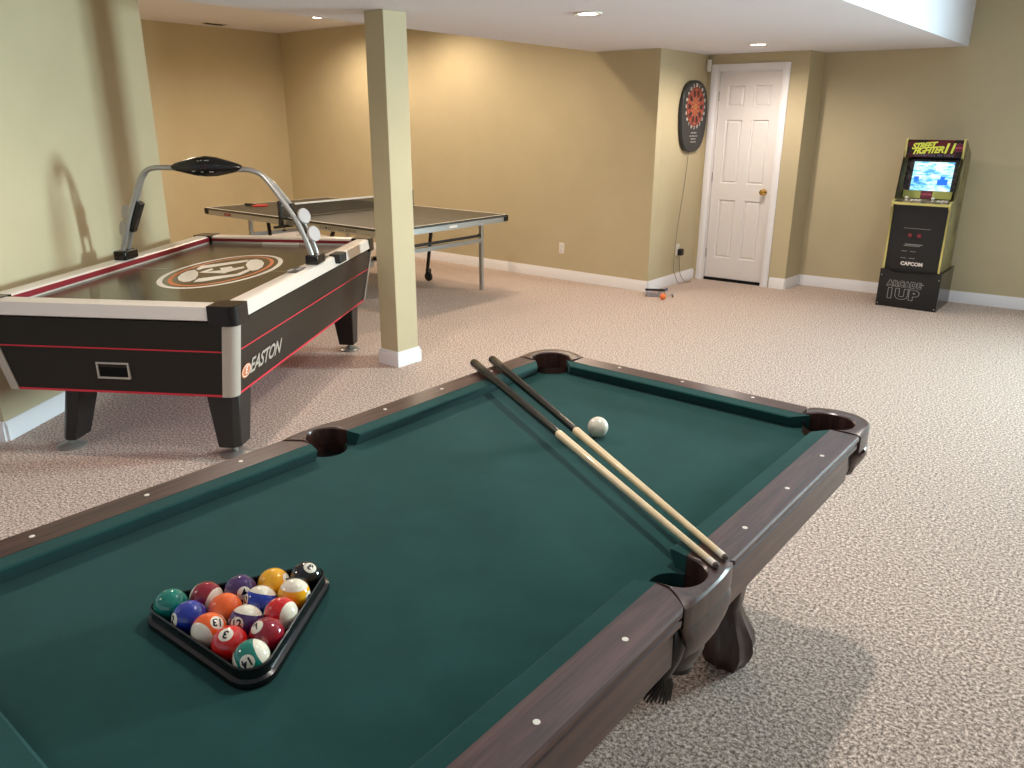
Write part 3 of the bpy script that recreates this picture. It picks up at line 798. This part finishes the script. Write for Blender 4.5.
# scoreboard arch
arch = obj('arch_tube', tube(B(), [p + Vector((.012 + .02*(.60 - p.x)/1.2, 0, 0)) for p in catmull([(.588, .0, .797), (.580, .0, .85), (.548, 0, .945), (.505, 0, 1.04), (.432, 0, 1.150), (.366, 0, 1.240), (.318, 0, 1.290), (.255, 0, 1.312), (.19, 0, 1.315), (0, 0, 1.318),
       (-.19, 0, 1.320), (-.300, 0, 1.321), (-.372, 0, 1.303), (-.420, 0, 1.25), (-.470, 0, 1.150), (-.520, 0, 1.04), (-.556, 0, .945), (-.590, 0, .85), (-.598, 0, .797)], 5)], .0145, 12), M['steel'], ah)
for s in (-1, 1):
    if s > 0: pth = [(.592, .066, .797), (.588, .066, .85), (.556, .064, .945), (.512, .056, 1.04), (.440, .042, 1.150), (.374, .028, 1.238), (.324, .012, 1.284)]
    else: pth = [(-.600, .066, .797), (-.596, .066, .85), (-.560, .064, .945), (-.524, .056, 1.04), (-.474, .042, 1.150), (-.424, .028, 1.248), (-.378, .012, 1.298)]
    obj('arch_brace', tube(B(), [p + Vector((.012 + .02*(.60 - p.x)/1.2, 0, 0)) for p in catmull(pth, 5)], .0135, 12), M['steel'], ah)
    qo = .012 if s > 0 else .030
    bm = prism(B(), [(s*.555 + qo, -.04), (s*.630 + qo, -.04), (s*.630 + qo, .10), (s*.555 + qo, .10)], .790, .845)
    obj('arch_socket', bm, M['black'], ah, bevel=.008)
    # black clamp plate along the leg with two round puck discs
    d = Vector((s*(.470 - .560), 0, 1.12 - .93)).normalized(); c0 = Vector((s*.540 + qo, .03, .955)); c1 = Vector((s*.462 + qo, .03, 1.125))
    nrm = Vector((s*abs(d.z), 0, abs(d.x)))
    bm = B(); w_ = .030; tk = .020
    q = [c0 - nrm*tk, c0 + nrm*tk, c1 + nrm*tk, c1 - nrm*tk]
    va = [bm.verts.new(p + Vector((0, -w_*.6, 0))) for p in q]; vb = [bm.verts.new(p + Vector((0, w_*1.2, 0))) for p in q]
    for i in range(4): bm.faces.new((va[i], va[(i+1)%4], vb[(i+1)%4], vb[i]))
    bm.faces.new(va[::-1]); bm.faces.new(vb)
    cl = obj('clamp', bm, M['black'], ah, bevel=.006)
    for cc, dy in (((Vector((.542, .045, 1.055)), 0), (Vector((.592, .045, .955)), 0)) if s > 0 else ((Vector((-.522, .045, 1.062)), 0), (Vector((-.552, .045, .968)), 0))):
        dn = Vector((s*.86, -.42, .28)).normalized() if s > 0 else Vector((-.62, -.76, .18)).normalized()
        obj('puck_disc', lathe(B(), [(.030, -.007), (.043, -.007), (.045, -.004), (.045, .004), (.042, .008), (.001, .009)], tuple(cc + dn*.012), 26, tuple(dn)), M['grey_disc'], cl)
# black scoreboard pod on the top of the arch
rings = []
for u, hz, hy in ((-.205, .012, .016), (-.185, .022, .026), (-.13, .036, .036), (-.06, .052, .044), (0, .057, .046), (.06, .052, .044), (.13, .036, .036), (.185, .022, .026), (.205, .012, .016)):
    rings.append([(u + .022, hy*math.cos(2*PI*k/18) , 1.325 + hz*math.sin(2*PI*k/18) + .006*(1-abs(u)/.2)) for k in range(18)])
pod = obj('scoreboard_pod', loft(B(), rings), M['black'], ah, ang=50)
bm = B(); addtext(bm, '00', .035, frame_mtx((.022, -.0475, 1.33), (1, 0, 0), (0, 0, 1)), depth=.0005, space=1.4); obj('score_display', bm, M['led'], pod, fix=False)
bm = B()
for x, z, w2 in ((-.03, 1.362, .010), (-.012, 1.364, .010), (.02, 1.364, .026), (-.06, 1.305, .018), (-.01, 1.302, .014), (.045, 1.303, .024)):
    yy = -.0475 + .010 * abs(z - 1.33) / .035
    x += .022; box(bm, x - w2/2, x + w2/2, yy - .001, yy + .004, z - .0022, z + .0022)
obj('score_marks', bm, M['grey_print'], pod)

# ------------------------------------------------------------------ table tennis table
pp = thing('table_tennis_table', 'dark table tennis table with silver apron beyond the air hockey table', 'table tennis table', (-6.0, 4.945, 0))
TL, TW, TT = 1.325, .7525, .757
for s in (-1, 1):
    x0, x1 = (-TL, -.002) if s < 0 else (.002, TL)
    tp = obj('table_top', box(B(), x0, x1, -TW, TW, TT - .018, TT), M['pp_top'], pp, bevel=.002)
    bm = B(); z = TT + .0006
    flat_poly(bm, [(x0, -TW), (x1, -TW), (x1, -TW + .02), (x0, -TW + .02)], z); flat_poly(bm, [(x0, TW - .02), (x1, TW - .02), (x1, TW), (x0, TW)], z)
    xe = x0 if s < 0 else x1 - .02
    flat_poly(bm, [(xe, -TW + .02), (xe + .02, -TW + .02), (xe + .02, TW - .02), (xe, TW - .02)], z)
    flat_poly(bm, [(x0, -.0015), (x1, -.0015), (x1, .0015), (x0, .0015)], z)
    obj('court_line', bm, M['pp_line'], tp, fix=False)
    # apron: dark lip and silver steel channel
    bm = B()
    box(bm, x0 + .004, x1 - .004, -TW + .004, -TW + .014, TT - .066, TT - .020); box(bm, x0 + .004, x1 - .004, TW - .014, TW - .004, TT - .066, TT - .020)
    xe = x0 + .004 if s < 0 else x1 - .014
    box(bm, xe, xe + .010, -TW + .004, TW - .004, TT - .066, TT - .020)
    obj('apron', bm, M['steel'], tp)
    for sy in (-1, 1):
        bm = B(); cx_ = s * TL
        box(bm, min(cx_ - s*.05, cx_ + s*.008), max(cx_ - s*.05, cx_ + s*.008), min(sy*(TW - .05), sy*(TW + .008)), max(sy*(TW - .05), sy*(TW + .008)), TT - .060, TT - .003)
        obj('corner_guard', bm, M['black'], tp, bevel=.010, seg=3)
    # end legs, struts and frame
    for sy in (-1, 1):
        lx = s * 1.00; ly = .748 if sy > 0 else -.47
        obj('leg', box(B(), lx - .017, lx + .017, ly - .017, ly + .017, .0, TT - .02), M['steel'], pp, bevel=.003)
    bm = B(); box(bm, s*1.00 - .014, s*1.00 + .014, -.47, .745, .470, .508); obj('leg_rail', bm, M['steel'], pp)
    bm = B(); box(bm, s*1.00 - .010, s*1.00 + .010, -.20, .70, .522, .546); tube(bm, [(s*1.00, .70, .54), (s*1.00, .75, .54)], .012, 10)
    obj('lock_bar', bm, M['leg_black'], pp)
    for sy in (-1, 1):
        # slanted inner frame leg with a castor
        obj('frame_leg', tube(B(), [(s*.50, sy*.60, TT - .03), (s*.30, sy*.70, .11)], .018, 8), M['leg_black'], pp)
        cs = obj('castor', lathe(B(), [(.018, -.014), (.045, -.014), (.048, 0), (.045, .014), (.018, .014)], (s*.28, sy*.735, .049), 18, (0, 1, 0)), M['matte_black'], pp)
        obj('castor_fork', box(B(), s*.28 - .02, s*.28 + .02, sy*.735 - .024, sy*.735 + .024, .075, .13), M['matte_black'], cs, bevel=.004)
    obj('frame_strut', box(B(), min(s*.04, s*.40), max(s*.04, s*.40), -.235, -.205, .26, .29), M['leg_black'], pp)
    obj('frame_strut', box(B(), min(s*.04, s*.40), max(s*.04, s*.40), .205, .235, .26, .29), M['leg_black'], pp)
bm = B(); box(bm, -.06, .06, -.20, .20, .20, .26); box(bm, -.05, .05, -.55, -.47, .26, TT - .03); box(bm, -.05, .05, .47, .55, .26, TT - .03); box(bm, -.05, .05, -.55, .55, .24, .28)
obj('centre_frame', bm, M['steel'], pp, bevel=.004)
bm = B(); addtext(bm, 'COMPETITION SERIES', .034, frame_mtx((.72, -TW + .0030, TT - .042), (1, 0, 0), (0, 0, 1)), space=1.5, offset=.0004)
obj('apron_lettering', bm, M['dark_print'], pp, fix=False)
bm = B()
for k_, w_ in enumerate((.022, .018, .026, .014)):
    x_ = -.99 + .032 * k_; box(bm, x_, x_ + w_, -TW + .0028, -TW + .0045, TT - .054, TT - .030)
obj('apron_badge', bm, M['maroon'], pp)
bm = B(); box(bm, TL - .004, TL - .0025, -.03, .07, TT - .052, TT - .034); obj('end_label', bm, M['white'], pp)
# net with posts
nt_ = thing('table_tennis_net', 'dark net with a white top tape clamped across the table tennis table', 'net', (-6.0, 4.945, TT))
for s in (-1, 1):
    bm = B(); box(bm, -.016, .016, s*.80 - .014, s*.80 + .014, -.03, .150); box(bm, -.035, .035, min(s*.735, s*.81), max(s*.735, s*.81), -.075, -.060); box(bm, -.02, .02, min(s*.785, s*.815), max(s*.785, s*.815), -.075, -.02)
    box(bm, -.03, .03, min(s*.70, s*.81), max(s*.70, s*.81), .0008, .012)
    po = obj('net_post', bm, M['matte_black'], nt_, bevel=.003)
    obj('clamp_screw', lathe(B(), [(.004, 0), (.004, -.03), (.018, -.032), (.018, -.042), (.002, -.044)], (0, s*.775, -.073), 12), M['matte_black'], po)
bm = B(); nx = 150; nz = 12
vs = [[bm.verts.new((0, -.79 + 1.58*i/nx, .004 + .108*j/nz)) for j in range(nz+1)] for i in range(nx+1)]
for i in range(nx):
    for j in range(nz): bm.faces.new((vs[i][j], vs[i+1][j], vs[i+1][j+1], vs[i][j+1]))
ne = obj('mesh_net', bm, M['net'], nt_, fix=False)
md = ne.modifiers.new('wire', 'WIREFRAME'); md.thickness = .006; md.use_replace = True; md.use_even_offset = False
obj('top_tape', box(B(), -.003, .003, -.79, .79, .106, .122), M['white'], nt_, bevel=.001)
# paddle on the far left end
pd = thing('table_tennis_paddle', 'red table tennis paddle lying on the left end of the table', 'paddle', (-7.02, 4.62, TT + .001), R(15))
bm = B(); prism(bm, ell(.075, .080, (0, 0), 28), 0.0, .011); bl = obj('blade', bm, M['foil'], pd)
obj('handle', box(B(), -.19, -.062, -.014, .014, 0.0, .022), M['dark_print'], pd, bevel=.005)

# ------------------------------------------------------------------ wall outlets, dartboard
def outlet(loc, rotz, label):
    t = thing('wall_outlet', label, 'outlet', loc, rotz)
    obj('cover_plate', box(B(), -.035, .035, -.006, .0, -.057, .057), M['off_white'], t, bevel=.002)
    for z in (-.022, .022):
        rc = obj('receptacle', lathe(B(), [(.016, 0), (.016, .003), (.001, .0032)], (0, -.006, z), 18, (0, -1, 0)), M['trim'], t)
        bm = B(); box(bm, -.008, -.005, -.0105, -.008, z - .003, z + .006); box(bm, .005, .008, -.0105, -.008, z - .003, z + .006)
        obj('slot', bm, M['slot'], rc)
    return t
outlet((-4.728, 6.66, .327), 0, 'white wall outlet low on the tan back wall')
outlet((-3.7, 7.235, .345), R(90), 'white wall outlet beside the door with a black adapter plugged in')
db = thing('dartboard', 'tall black electronic dartboard with a red and orange target on the nook wall', 'dartboard', (-3.7, 7.325, 1.643), R(90))
# local: x to the right along the wall (world +Y), -y out of the wall, z up
def shell(s):
    pts = []
    for k in range(48):
        a = 2*PI*k/48; c, q = math.cos(a), math.sin(a)
        if q >= 0: x = .272 * (abs(c)**.75) * (1 if c >= 0 else -1); z = .315 * q**.8 * 1.0
        else: x = (.272 - .030*abs(q)**.9) * (abs(c)**.60) * (1 if c >= 0 else -1); z = -.345 * abs(q)**.72
        pts.append((x*s, z*s))
    return pts
bm = B(); rings = []
for s, y in ((.96, 0), (1.0, -.006), (1.0, -.028), (.965, -.040)):
    rings.append([(x, y, z) for x, z in shell(s)])
loft(bm, rings); obj('board_shell', bm, M['dart_black'], db, ang=40)
CZ = .075; RO = .200
def sector(bm, r0, r1, a0, a1, y, mi, n=3):
    vo = []; vi = []
    for k in range(n+1):
        a = a0 + (a1-a0)*k/n; vo.append(bm.verts.new((r1*math.cos(a), y, CZ + r1*math.sin(a)))); vi.append(bm.verts.new((r0*math.cos(a), y, CZ + r0*math.sin(a))))
    for k in range(n): f = bm.faces.new((vi[k], vi[k+1], vo[k+1], vo[k])); f.material_index = mi
bm = B(); yf = -.0425
for k in range(20):
    a0 = 2*PI*(k-.5)/20; a1 = 2*PI*(k+.5)/20; e = k % 2
    for r0, r1, ma, mb in ((.012, .026, 3, 3), (.026, .088, 0, 1), (.088, .100, 1, 2), (.100, .150, 0, 2), (.150, .163, 1, 0)):
        sector(bm, r0, r1 - .0015, a0 + .012, a1 - .012, yf, ma if e else mb)
    sector(bm, .001, .011, a0, a1, yf, 0)
obj('target_face', bm, [M['dart_red'], M['dart_orange'], M['dart_dark'], M['dart_gold']], db, fix=False)
bm = B(); lathe(bm, [(.168, .0), (.170, .003), (.176, .003), (.178, 0)], (0, -.040, CZ), 40, (0, -1, 0), cap=False); obj('target_rim', bm, M['dart_red'], db)
bm = B()
for k, s in enumerate('20 1 18 4 13 6 10 15 2 17 3 19 7 16 8 11 14 9 12 5'.split()):
    a = PI/2 - 2*PI*k/20
    addtext(bm, s, .040, frame_mtx((.194*math.cos(a), -.0415, CZ + .194*math.sin(a)), (1, 0, 0), (0, 0, 1)), offset=.0012)
obj('number_ring', bm, M['white'], db, fix=False)
bm = B()
for z, ws in ((-.165, (.05, .05)), (-.195, (.04, .06, .04)), (-.222, (.10,)), (-.250, (.05, .05))):
    tot = sum(ws) + .012*(len(ws)-1); x = -tot/2
    for w_ in ws: box(bm, x, x + w_, -.0425, -.039, z - .005, z + .005); x += w_ + .012
obj('score_panel_marks', bm, M['grey_print'], db)
# cord: board to floor to adapter
pc = thing('power_cord', 'thin grey power cord hanging from the dartboard to the outlet', 'cord', (-3.69, 7.25, 0))
pts = [(-3.683, 7.30, 1.335), (-3.690, 7.275, 1.0), (-3.690, 7.205, .65), (-3.688, 7.165, .40), (-3.683, 7.15, .18), (-3.672, 7.17, .10), (-3.655, 7.22, .012), (-3.62, 7.31, .006), (-3.60, 7.40, .006), (-3.62, 7.42, .006), (-3.655, 7.36, .012), (-3.674, 7.29, .09), (-3.672, 7.25, .22), (-3.668, 7.240, .30)]
bm = tube(B(), [Vector(p) - Vector((-3.69, 7.25, 0)) for p in catmull(pts, 6)], .0028, 8)
obj('cable', bm, M['cord'], pc)
bm = box(B(), -.0, .048, -.026, .026, .290, .355); obj('adapter', bm, M['matte_black'], pc, bevel=.006)
# clutter on the carpet by the nook corner
tx = thing('dart_box', 'open clear plastic box with a dark lid on the carpet by the nook corner', 'box', (-3.55, 6.555, .002), R(30))
bm = B()
for a in ((-.09, .09, -.055, .055, 0, .003), (-.09, -.087, -.055, .055, .003, .035), (.087, .09, -.055, .055, .003, .035), (-.087, .087, -.055, -.052, .003, .035), (-.087, .087, .052, .055, .003, .035)): box(bm, *a)
obj('tray', bm, M['clear'], tx)
bm = box(B(), -.095, .095, .050, .115, .036, .044); obj('lid', bm, M['slot'], tx, bevel=.003)
def mini(name, cat, label, loc, rz, m1, m2):
    t = thing(name, label, cat, loc, rz)
    obj('barrel', lathe(B(), [(.002, -.045), (.006, -.035), (.006, .02), (.002, .03)], (0, 0, .007), 10, (1, 0, 0)), m1, t)
    bm = B()
    for a in range(3):
        d = Vector((0, math.cos(2*PI*a/3 + PI/2), math.sin(2*PI*a/3 + PI/2)))
        q = [Vector((.03, 0, .012)), Vector((.04, 0, .012)) + d*.016, Vector((.065, 0, .012)) + d*.016, Vector((.06, 0, .012))]
        s_ = Vector((0, -d.z, d.y)) * .0008
        va = [bm.verts.new(p + s_) for p in q]; vb = [bm.verts.new(p - s_) for p in q]
        for i in range(4): bm.faces.new((va[i], va[(i+1)%4], vb[(i+1)%4], vb[i]))
        bm.faces.new(va[::-1]); bm.faces.new(vb)
    obj('flight', bm, m2, t)
mini('dart', 'dart', 'small dart with bluish flight lying by the baseboard of the nook', (-3.60, 6.78, .001), R(60), M['slot'], M['toy_blue'])
mini('dart', 'dart', 'small dart with bluish flight lying right of the orange ball', (-3.40, 6.62, .001), R(120), M['slot'], M['toy_blue'])
tb = obj('orange_ball', sph(.030, 20, 12), M['toy_orange']); tb.location = (-3.409, 6.447, .031)
tag(tb, 'small orange ball on the carpet beside the clear plastic box', 'ball')

# ------------------------------------------------------------------ arcade machine
arc_t = thing('arcade_machine', 'black upright arcade cabinet with a lit screen and yellow edges', 'arcade machine', (-1.816, 7.523, 0), R(.3))
XW = .500; SX0, SX1 = .008, .472
RD = .515     # riser depth
cabp = [(.030, .335), (.030, .872), (.012, .886), (.004, .912), (.012, .930), (.060, .938), (.190, .952), (.212, .975), (.262, 1.268), (.176, 1.298), (.165, 1.425), (.185, 1.448), (.215, 1.442),
        (.500, 1.325), (.508, .335)]
for x0, x1 in ((SX0, SX0 + .014), (SX1 - .014, SX1)):
    sp = obj('side_panel', prism(B(), cabp, x0, x1, 'x'), M['arc_side'], arc_t)
    bm = B()
    path = [(p[0] - .001, p[1]) for p in cabp[:13]]
    for (a, b_) in zip(path, path[1:]):
        d = (Vector(b_) - Vector(a)).normalized(); n2 = Vector((-d.y, d.x)) * .004
        prism(bm, [a, b_, (b_[0] + n2.x, b_[1] + n2.y), (a[0] + n2.x, a[1] + n2.y)], x0 - .001, x1 + .001, 'x')
    obj('edge_strip', bm, M['yellow_edge'], sp)
I0, I1 = SX0 + .014, SX1 - .014
fp = obj('front_panel', box(B(), I0, I1, .040, .052, .335, .879), M['arc_black'], arc_t)
fr = lambda x, z, y=.0388: frame_mtx((x, y, z), (1, 0, 0), (0, 0, 1))
bm = B(); addtext(bm, 'CAPCOM', .043, fr(.238, .392), offset=.0022, space=1.0); obj('lower_lettering', bm, M['white'], fp, fix=False)
bm = B(); box(bm, .130, .345, .0385, .0402, .700, .703); box(bm, .160, .30, .0385, .0402, .560, .566); box(bm, .150, .28, .0385, .0402, .548, .553)
for x in (.14, .21):
    for z in (.50, .44): box(bm, x, x + .045, .0385, .0402, z, z + .004)
obj('panel_print', bm, M['grey_print'], fp)
for x in (.19, .262):
    cbn = obj('coin_button', box(B(), x - .018, x + .018, .034, .041, .622, .662), M['coin_red'], fp, bevel=.002)
    bm = B(); addtext(bm, '25', .020, fr(x, .642, .0335)); obj('coin_numeral', bm, M['pink'], cbn, fix=False)
# control deck
dk = obj('control_deck', prism(B(), [(.034, .880), (.034, .903), (.012, .906), (.010, .915), (.018, .928), (.190, .944), (.205, .93), (.205, .88)], I0, I1, 'x'), M['deck'], arc_t)
obj('deck_underside', box(B(), I0, I1, .012, .0335, .8795, .9035), M['arc_black'], arc_t)
obj('deck_front', prism(B(), [(.006, .902), (.006, .922), (.0105, .922), (.0105, .902)], I0, I1, 'x'), M['yellow_edge'], arc_t)
for k in range(2):
    x = .10 + .21*k
    js = obj('joystick', lathe(B(), [(.014, 0), (.014, .004), (.004, .007), (.004, .014), (.013, .018), (.016, .026), (.012, .034), (.001, .036)], (x, .09, .934), 14), M['white'], dk)
    for i in range(3):
        for j in range(2):
            obj('button', lathe(B(), [(.012, 0), (.012, .006), (.009, .009), (.001, .0095)], (x + .045 + .031*i, .075 + .035*j, .934 + .003*j), 14), M['white'], dk)
# monitor bezel (slanted) + screen
bz0, bz1 = Vector((.214, .975)), Vector((.262, 1.268))
def bezpt(f, off=0):
    d = (bz1 - bz0).normalized(); n2 = Vector((d.y, -d.x)); p = bz0.lerp(bz1, f) - Vector((0, 0)); return (p.x + (-1)*off * d.y + .012, p.y + off * d.x)
def bezbox(x0, x1, f0, f1, o0, o1):
    bm = B(); pts = [bezpt(f0, o0), bezpt(f1, o0), bezpt(f1, o1), bezpt(f0, o1)]; return prism(bm, pts, x0, x1, 'x')
bz = obj('monitor_bezel', bezbox(I0, I1, -.05, 1.02, -.02, 0), M['bezel'], arc_t)
scn = obj('screen', bezbox(.082, .402, .13, .955, .001, .003), M['screen'], arc_t)
obj('screen_patch', bezbox(.29, .372, .30, .46, .0032, .0036), M['screen_blue'], scn)
obj('screen_patch', bezbox(.31, .345, .46, .55, .0032, .0036), M['screen_blue'], scn)
obj('screen_patch', bezbox(.10, .14, .42, .53, .0032, .0036), M['screen_blue'], scn)
obj('screen_patch', bezbox(.10, .22, .87, .90, .0032, .0036), M['screen_white'], scn)
obj('screen_patch', bezbox(.26, .39, .87, .90, .0032, .0036), M['screen_white'], scn)
# speaker panels under the screen and the badge between them
low0, low1 = (.190, .950), (.214, .985)
for x0, x1, m_ in ((.040, .185, 'panel_yellow'), (.278, .430, 'panel_yellow'), (.188, .275, 'purple_logo')):
    g_ = .002 if m_ == 'panel_yellow' else .004
    bm = prism(B(), [(.188 - g_, .950), (.206 - g_, 1.012), (.222, 1.012), (.205, .948)], x0, x1, 'x')
    o2 = obj('speaker_panel' if m_ == 'panel_yellow' else 'badge_panel', bm, M[m_], arc_t)
bm = B(); addtext(bm, 'CAPCOM', .019, frame_mtx((.2315, .1932, .984), (1, 0, 0), (0, .28, .96)), offset=.0006); obj('badge_lettering', bm, M['pink'], o2, fix=False)
# marquee
mq = obj('marquee', prism(B(), [(.180, 1.297), (.172, 1.425), (.185, 1.440), (.25, 1.44), (.25, 1.297)], I0, I1, 'x'), M['marquee'], arc_t)
mup = Vector((0, -.008, .128)).normalized()
def mfr(x, z, g=.0022): y = .180 - .008 * (z - 1.297) / .128; return frame_mtx((x, y - g, z), (1, 0, 0), mup)
bm = B(); addtext(bm, 'STREET', .066, mfr(.150, 1.390, .003) @ Matrix.Rotation(R(5), 4, 'Z'), shear=.4, offset=.003, space=.82)
addtext(bm, 'FIGHTER', .072, mfr(.190, 1.352, .0022) @ Matrix.Rotation(R(4), 4, 'Z'), shear=.4, offset=.003, space=.80); addtext(bm, 'II', .112, mfr(.350, 1.368), shear=.25, offset=.0035, space=1.35)
obj('marquee_lettering', bm, M['logo_yellow'], mq, fix=False)
bm = B(); box(bm, .385, .445, .168, .1725, 1.352, 1.405) if False else prism(bm, [(.397, 1.345), (.455, 1.345), (.455, 1.405), (.430, 1.418), (.397, 1.405)], .1700, .1790, 'y')
bd2 = obj('marquee_badge', bm, M['purple_logo'], mq)
bm = B(); addtext(bm, 'CAPCOM', .013, frame_mtx((.4265, .1690, 1.378), (1, 0, 0), (0, 0, 1)), offset=.0008); obj('badge_lettering', bm, M['pink'], bd2, fix=False)
bm = B(); addtext(bm, 'CHAMPION EDITION', .028, mfr(.24, 1.312), shear=.0, offset=.0006, space=1.2); obj('marquee_subtitle', bm, M['toy_blue'], mq, fix=False)
# roof and back
bm = prism(B(), [(.205, 1.438), (.498, 1.320), (.498, 1.308), (.205, 1.426)], I0, I1, 'x'); obj('top_panel', bm, M['arc_black'], arc_t)
obj('back_panel', box(B(), I0, I1, .486, .498, .335, 1.31), M['arc_black'], arc_t)
# riser with notched rim
bm = prism(B(), [(0, 0), (XW, 0), (XW, .335), (XW - .030, .335), (XW - .10, .312), (.105, .312), (.06, .335), (0, .335)], 0, .014, 'y')
rf = obj('riser_front', bm, M['arc_black'], arc_t)
for x0, x1 in ((0, .014), (XW - .014, XW)):
    bm = prism(B(), [(.0142, 0), (RD, 0), (RD, .345), (.42, .345), (.40, .335), (.0142, .335)], x0, x1, 'x'); obj('riser_side', bm, M['riser_side'], arc_t)
obj('riser_deck', box(B(), .0142, XW - .0142, .0142, RD - .001, .29, .3345), M['arc_black'], arc_t)
bm = B()
for x, z in ((.016, .022), (.016, .28), (XW - .016, .022), (XW - .016, .28)): lathe(bm, [(.006, 0), (.005, .002), (.001, .0025)], (x, -.0003, z), 10, (0, -1, 0))
obj('screw_caps', bm, M['grey_print'], rf)
fr2 = lambda x, z, y: frame_mtx((x, y, z), (1, 0, 0), (0, 0, 1))
bm = B(); addtext(bm, 'ARCADE', .066, fr2(.215, .212, -.0010), offset=.0062, space=1.12); addtext(bm, '1UP', .118, fr2(.205, .120, -.0010) @ Matrix.Diagonal((1.25, 1, 1, 1)), offset=.0095, space=1.12)
addtext(bm, 'TM', .012, fr2(.365, .222, -.0010), offset=.0005)
lt = obj('riser_lettering', bm, M['grey_print'], rf, fix=False)
bm = B(); addtext(bm, 'ARCADE', .066, fr2(.215, .212, -.0022), offset=.0020, space=1.12); addtext(bm, '1UP', .118, fr2(.205, .120, -.0022) @ Matrix.Diagonal((1.25, 1, 1, 1)), offset=.0050, space=1.12)
obj('lettering_fill', bm, M['arc_black'], lt, fix=False)
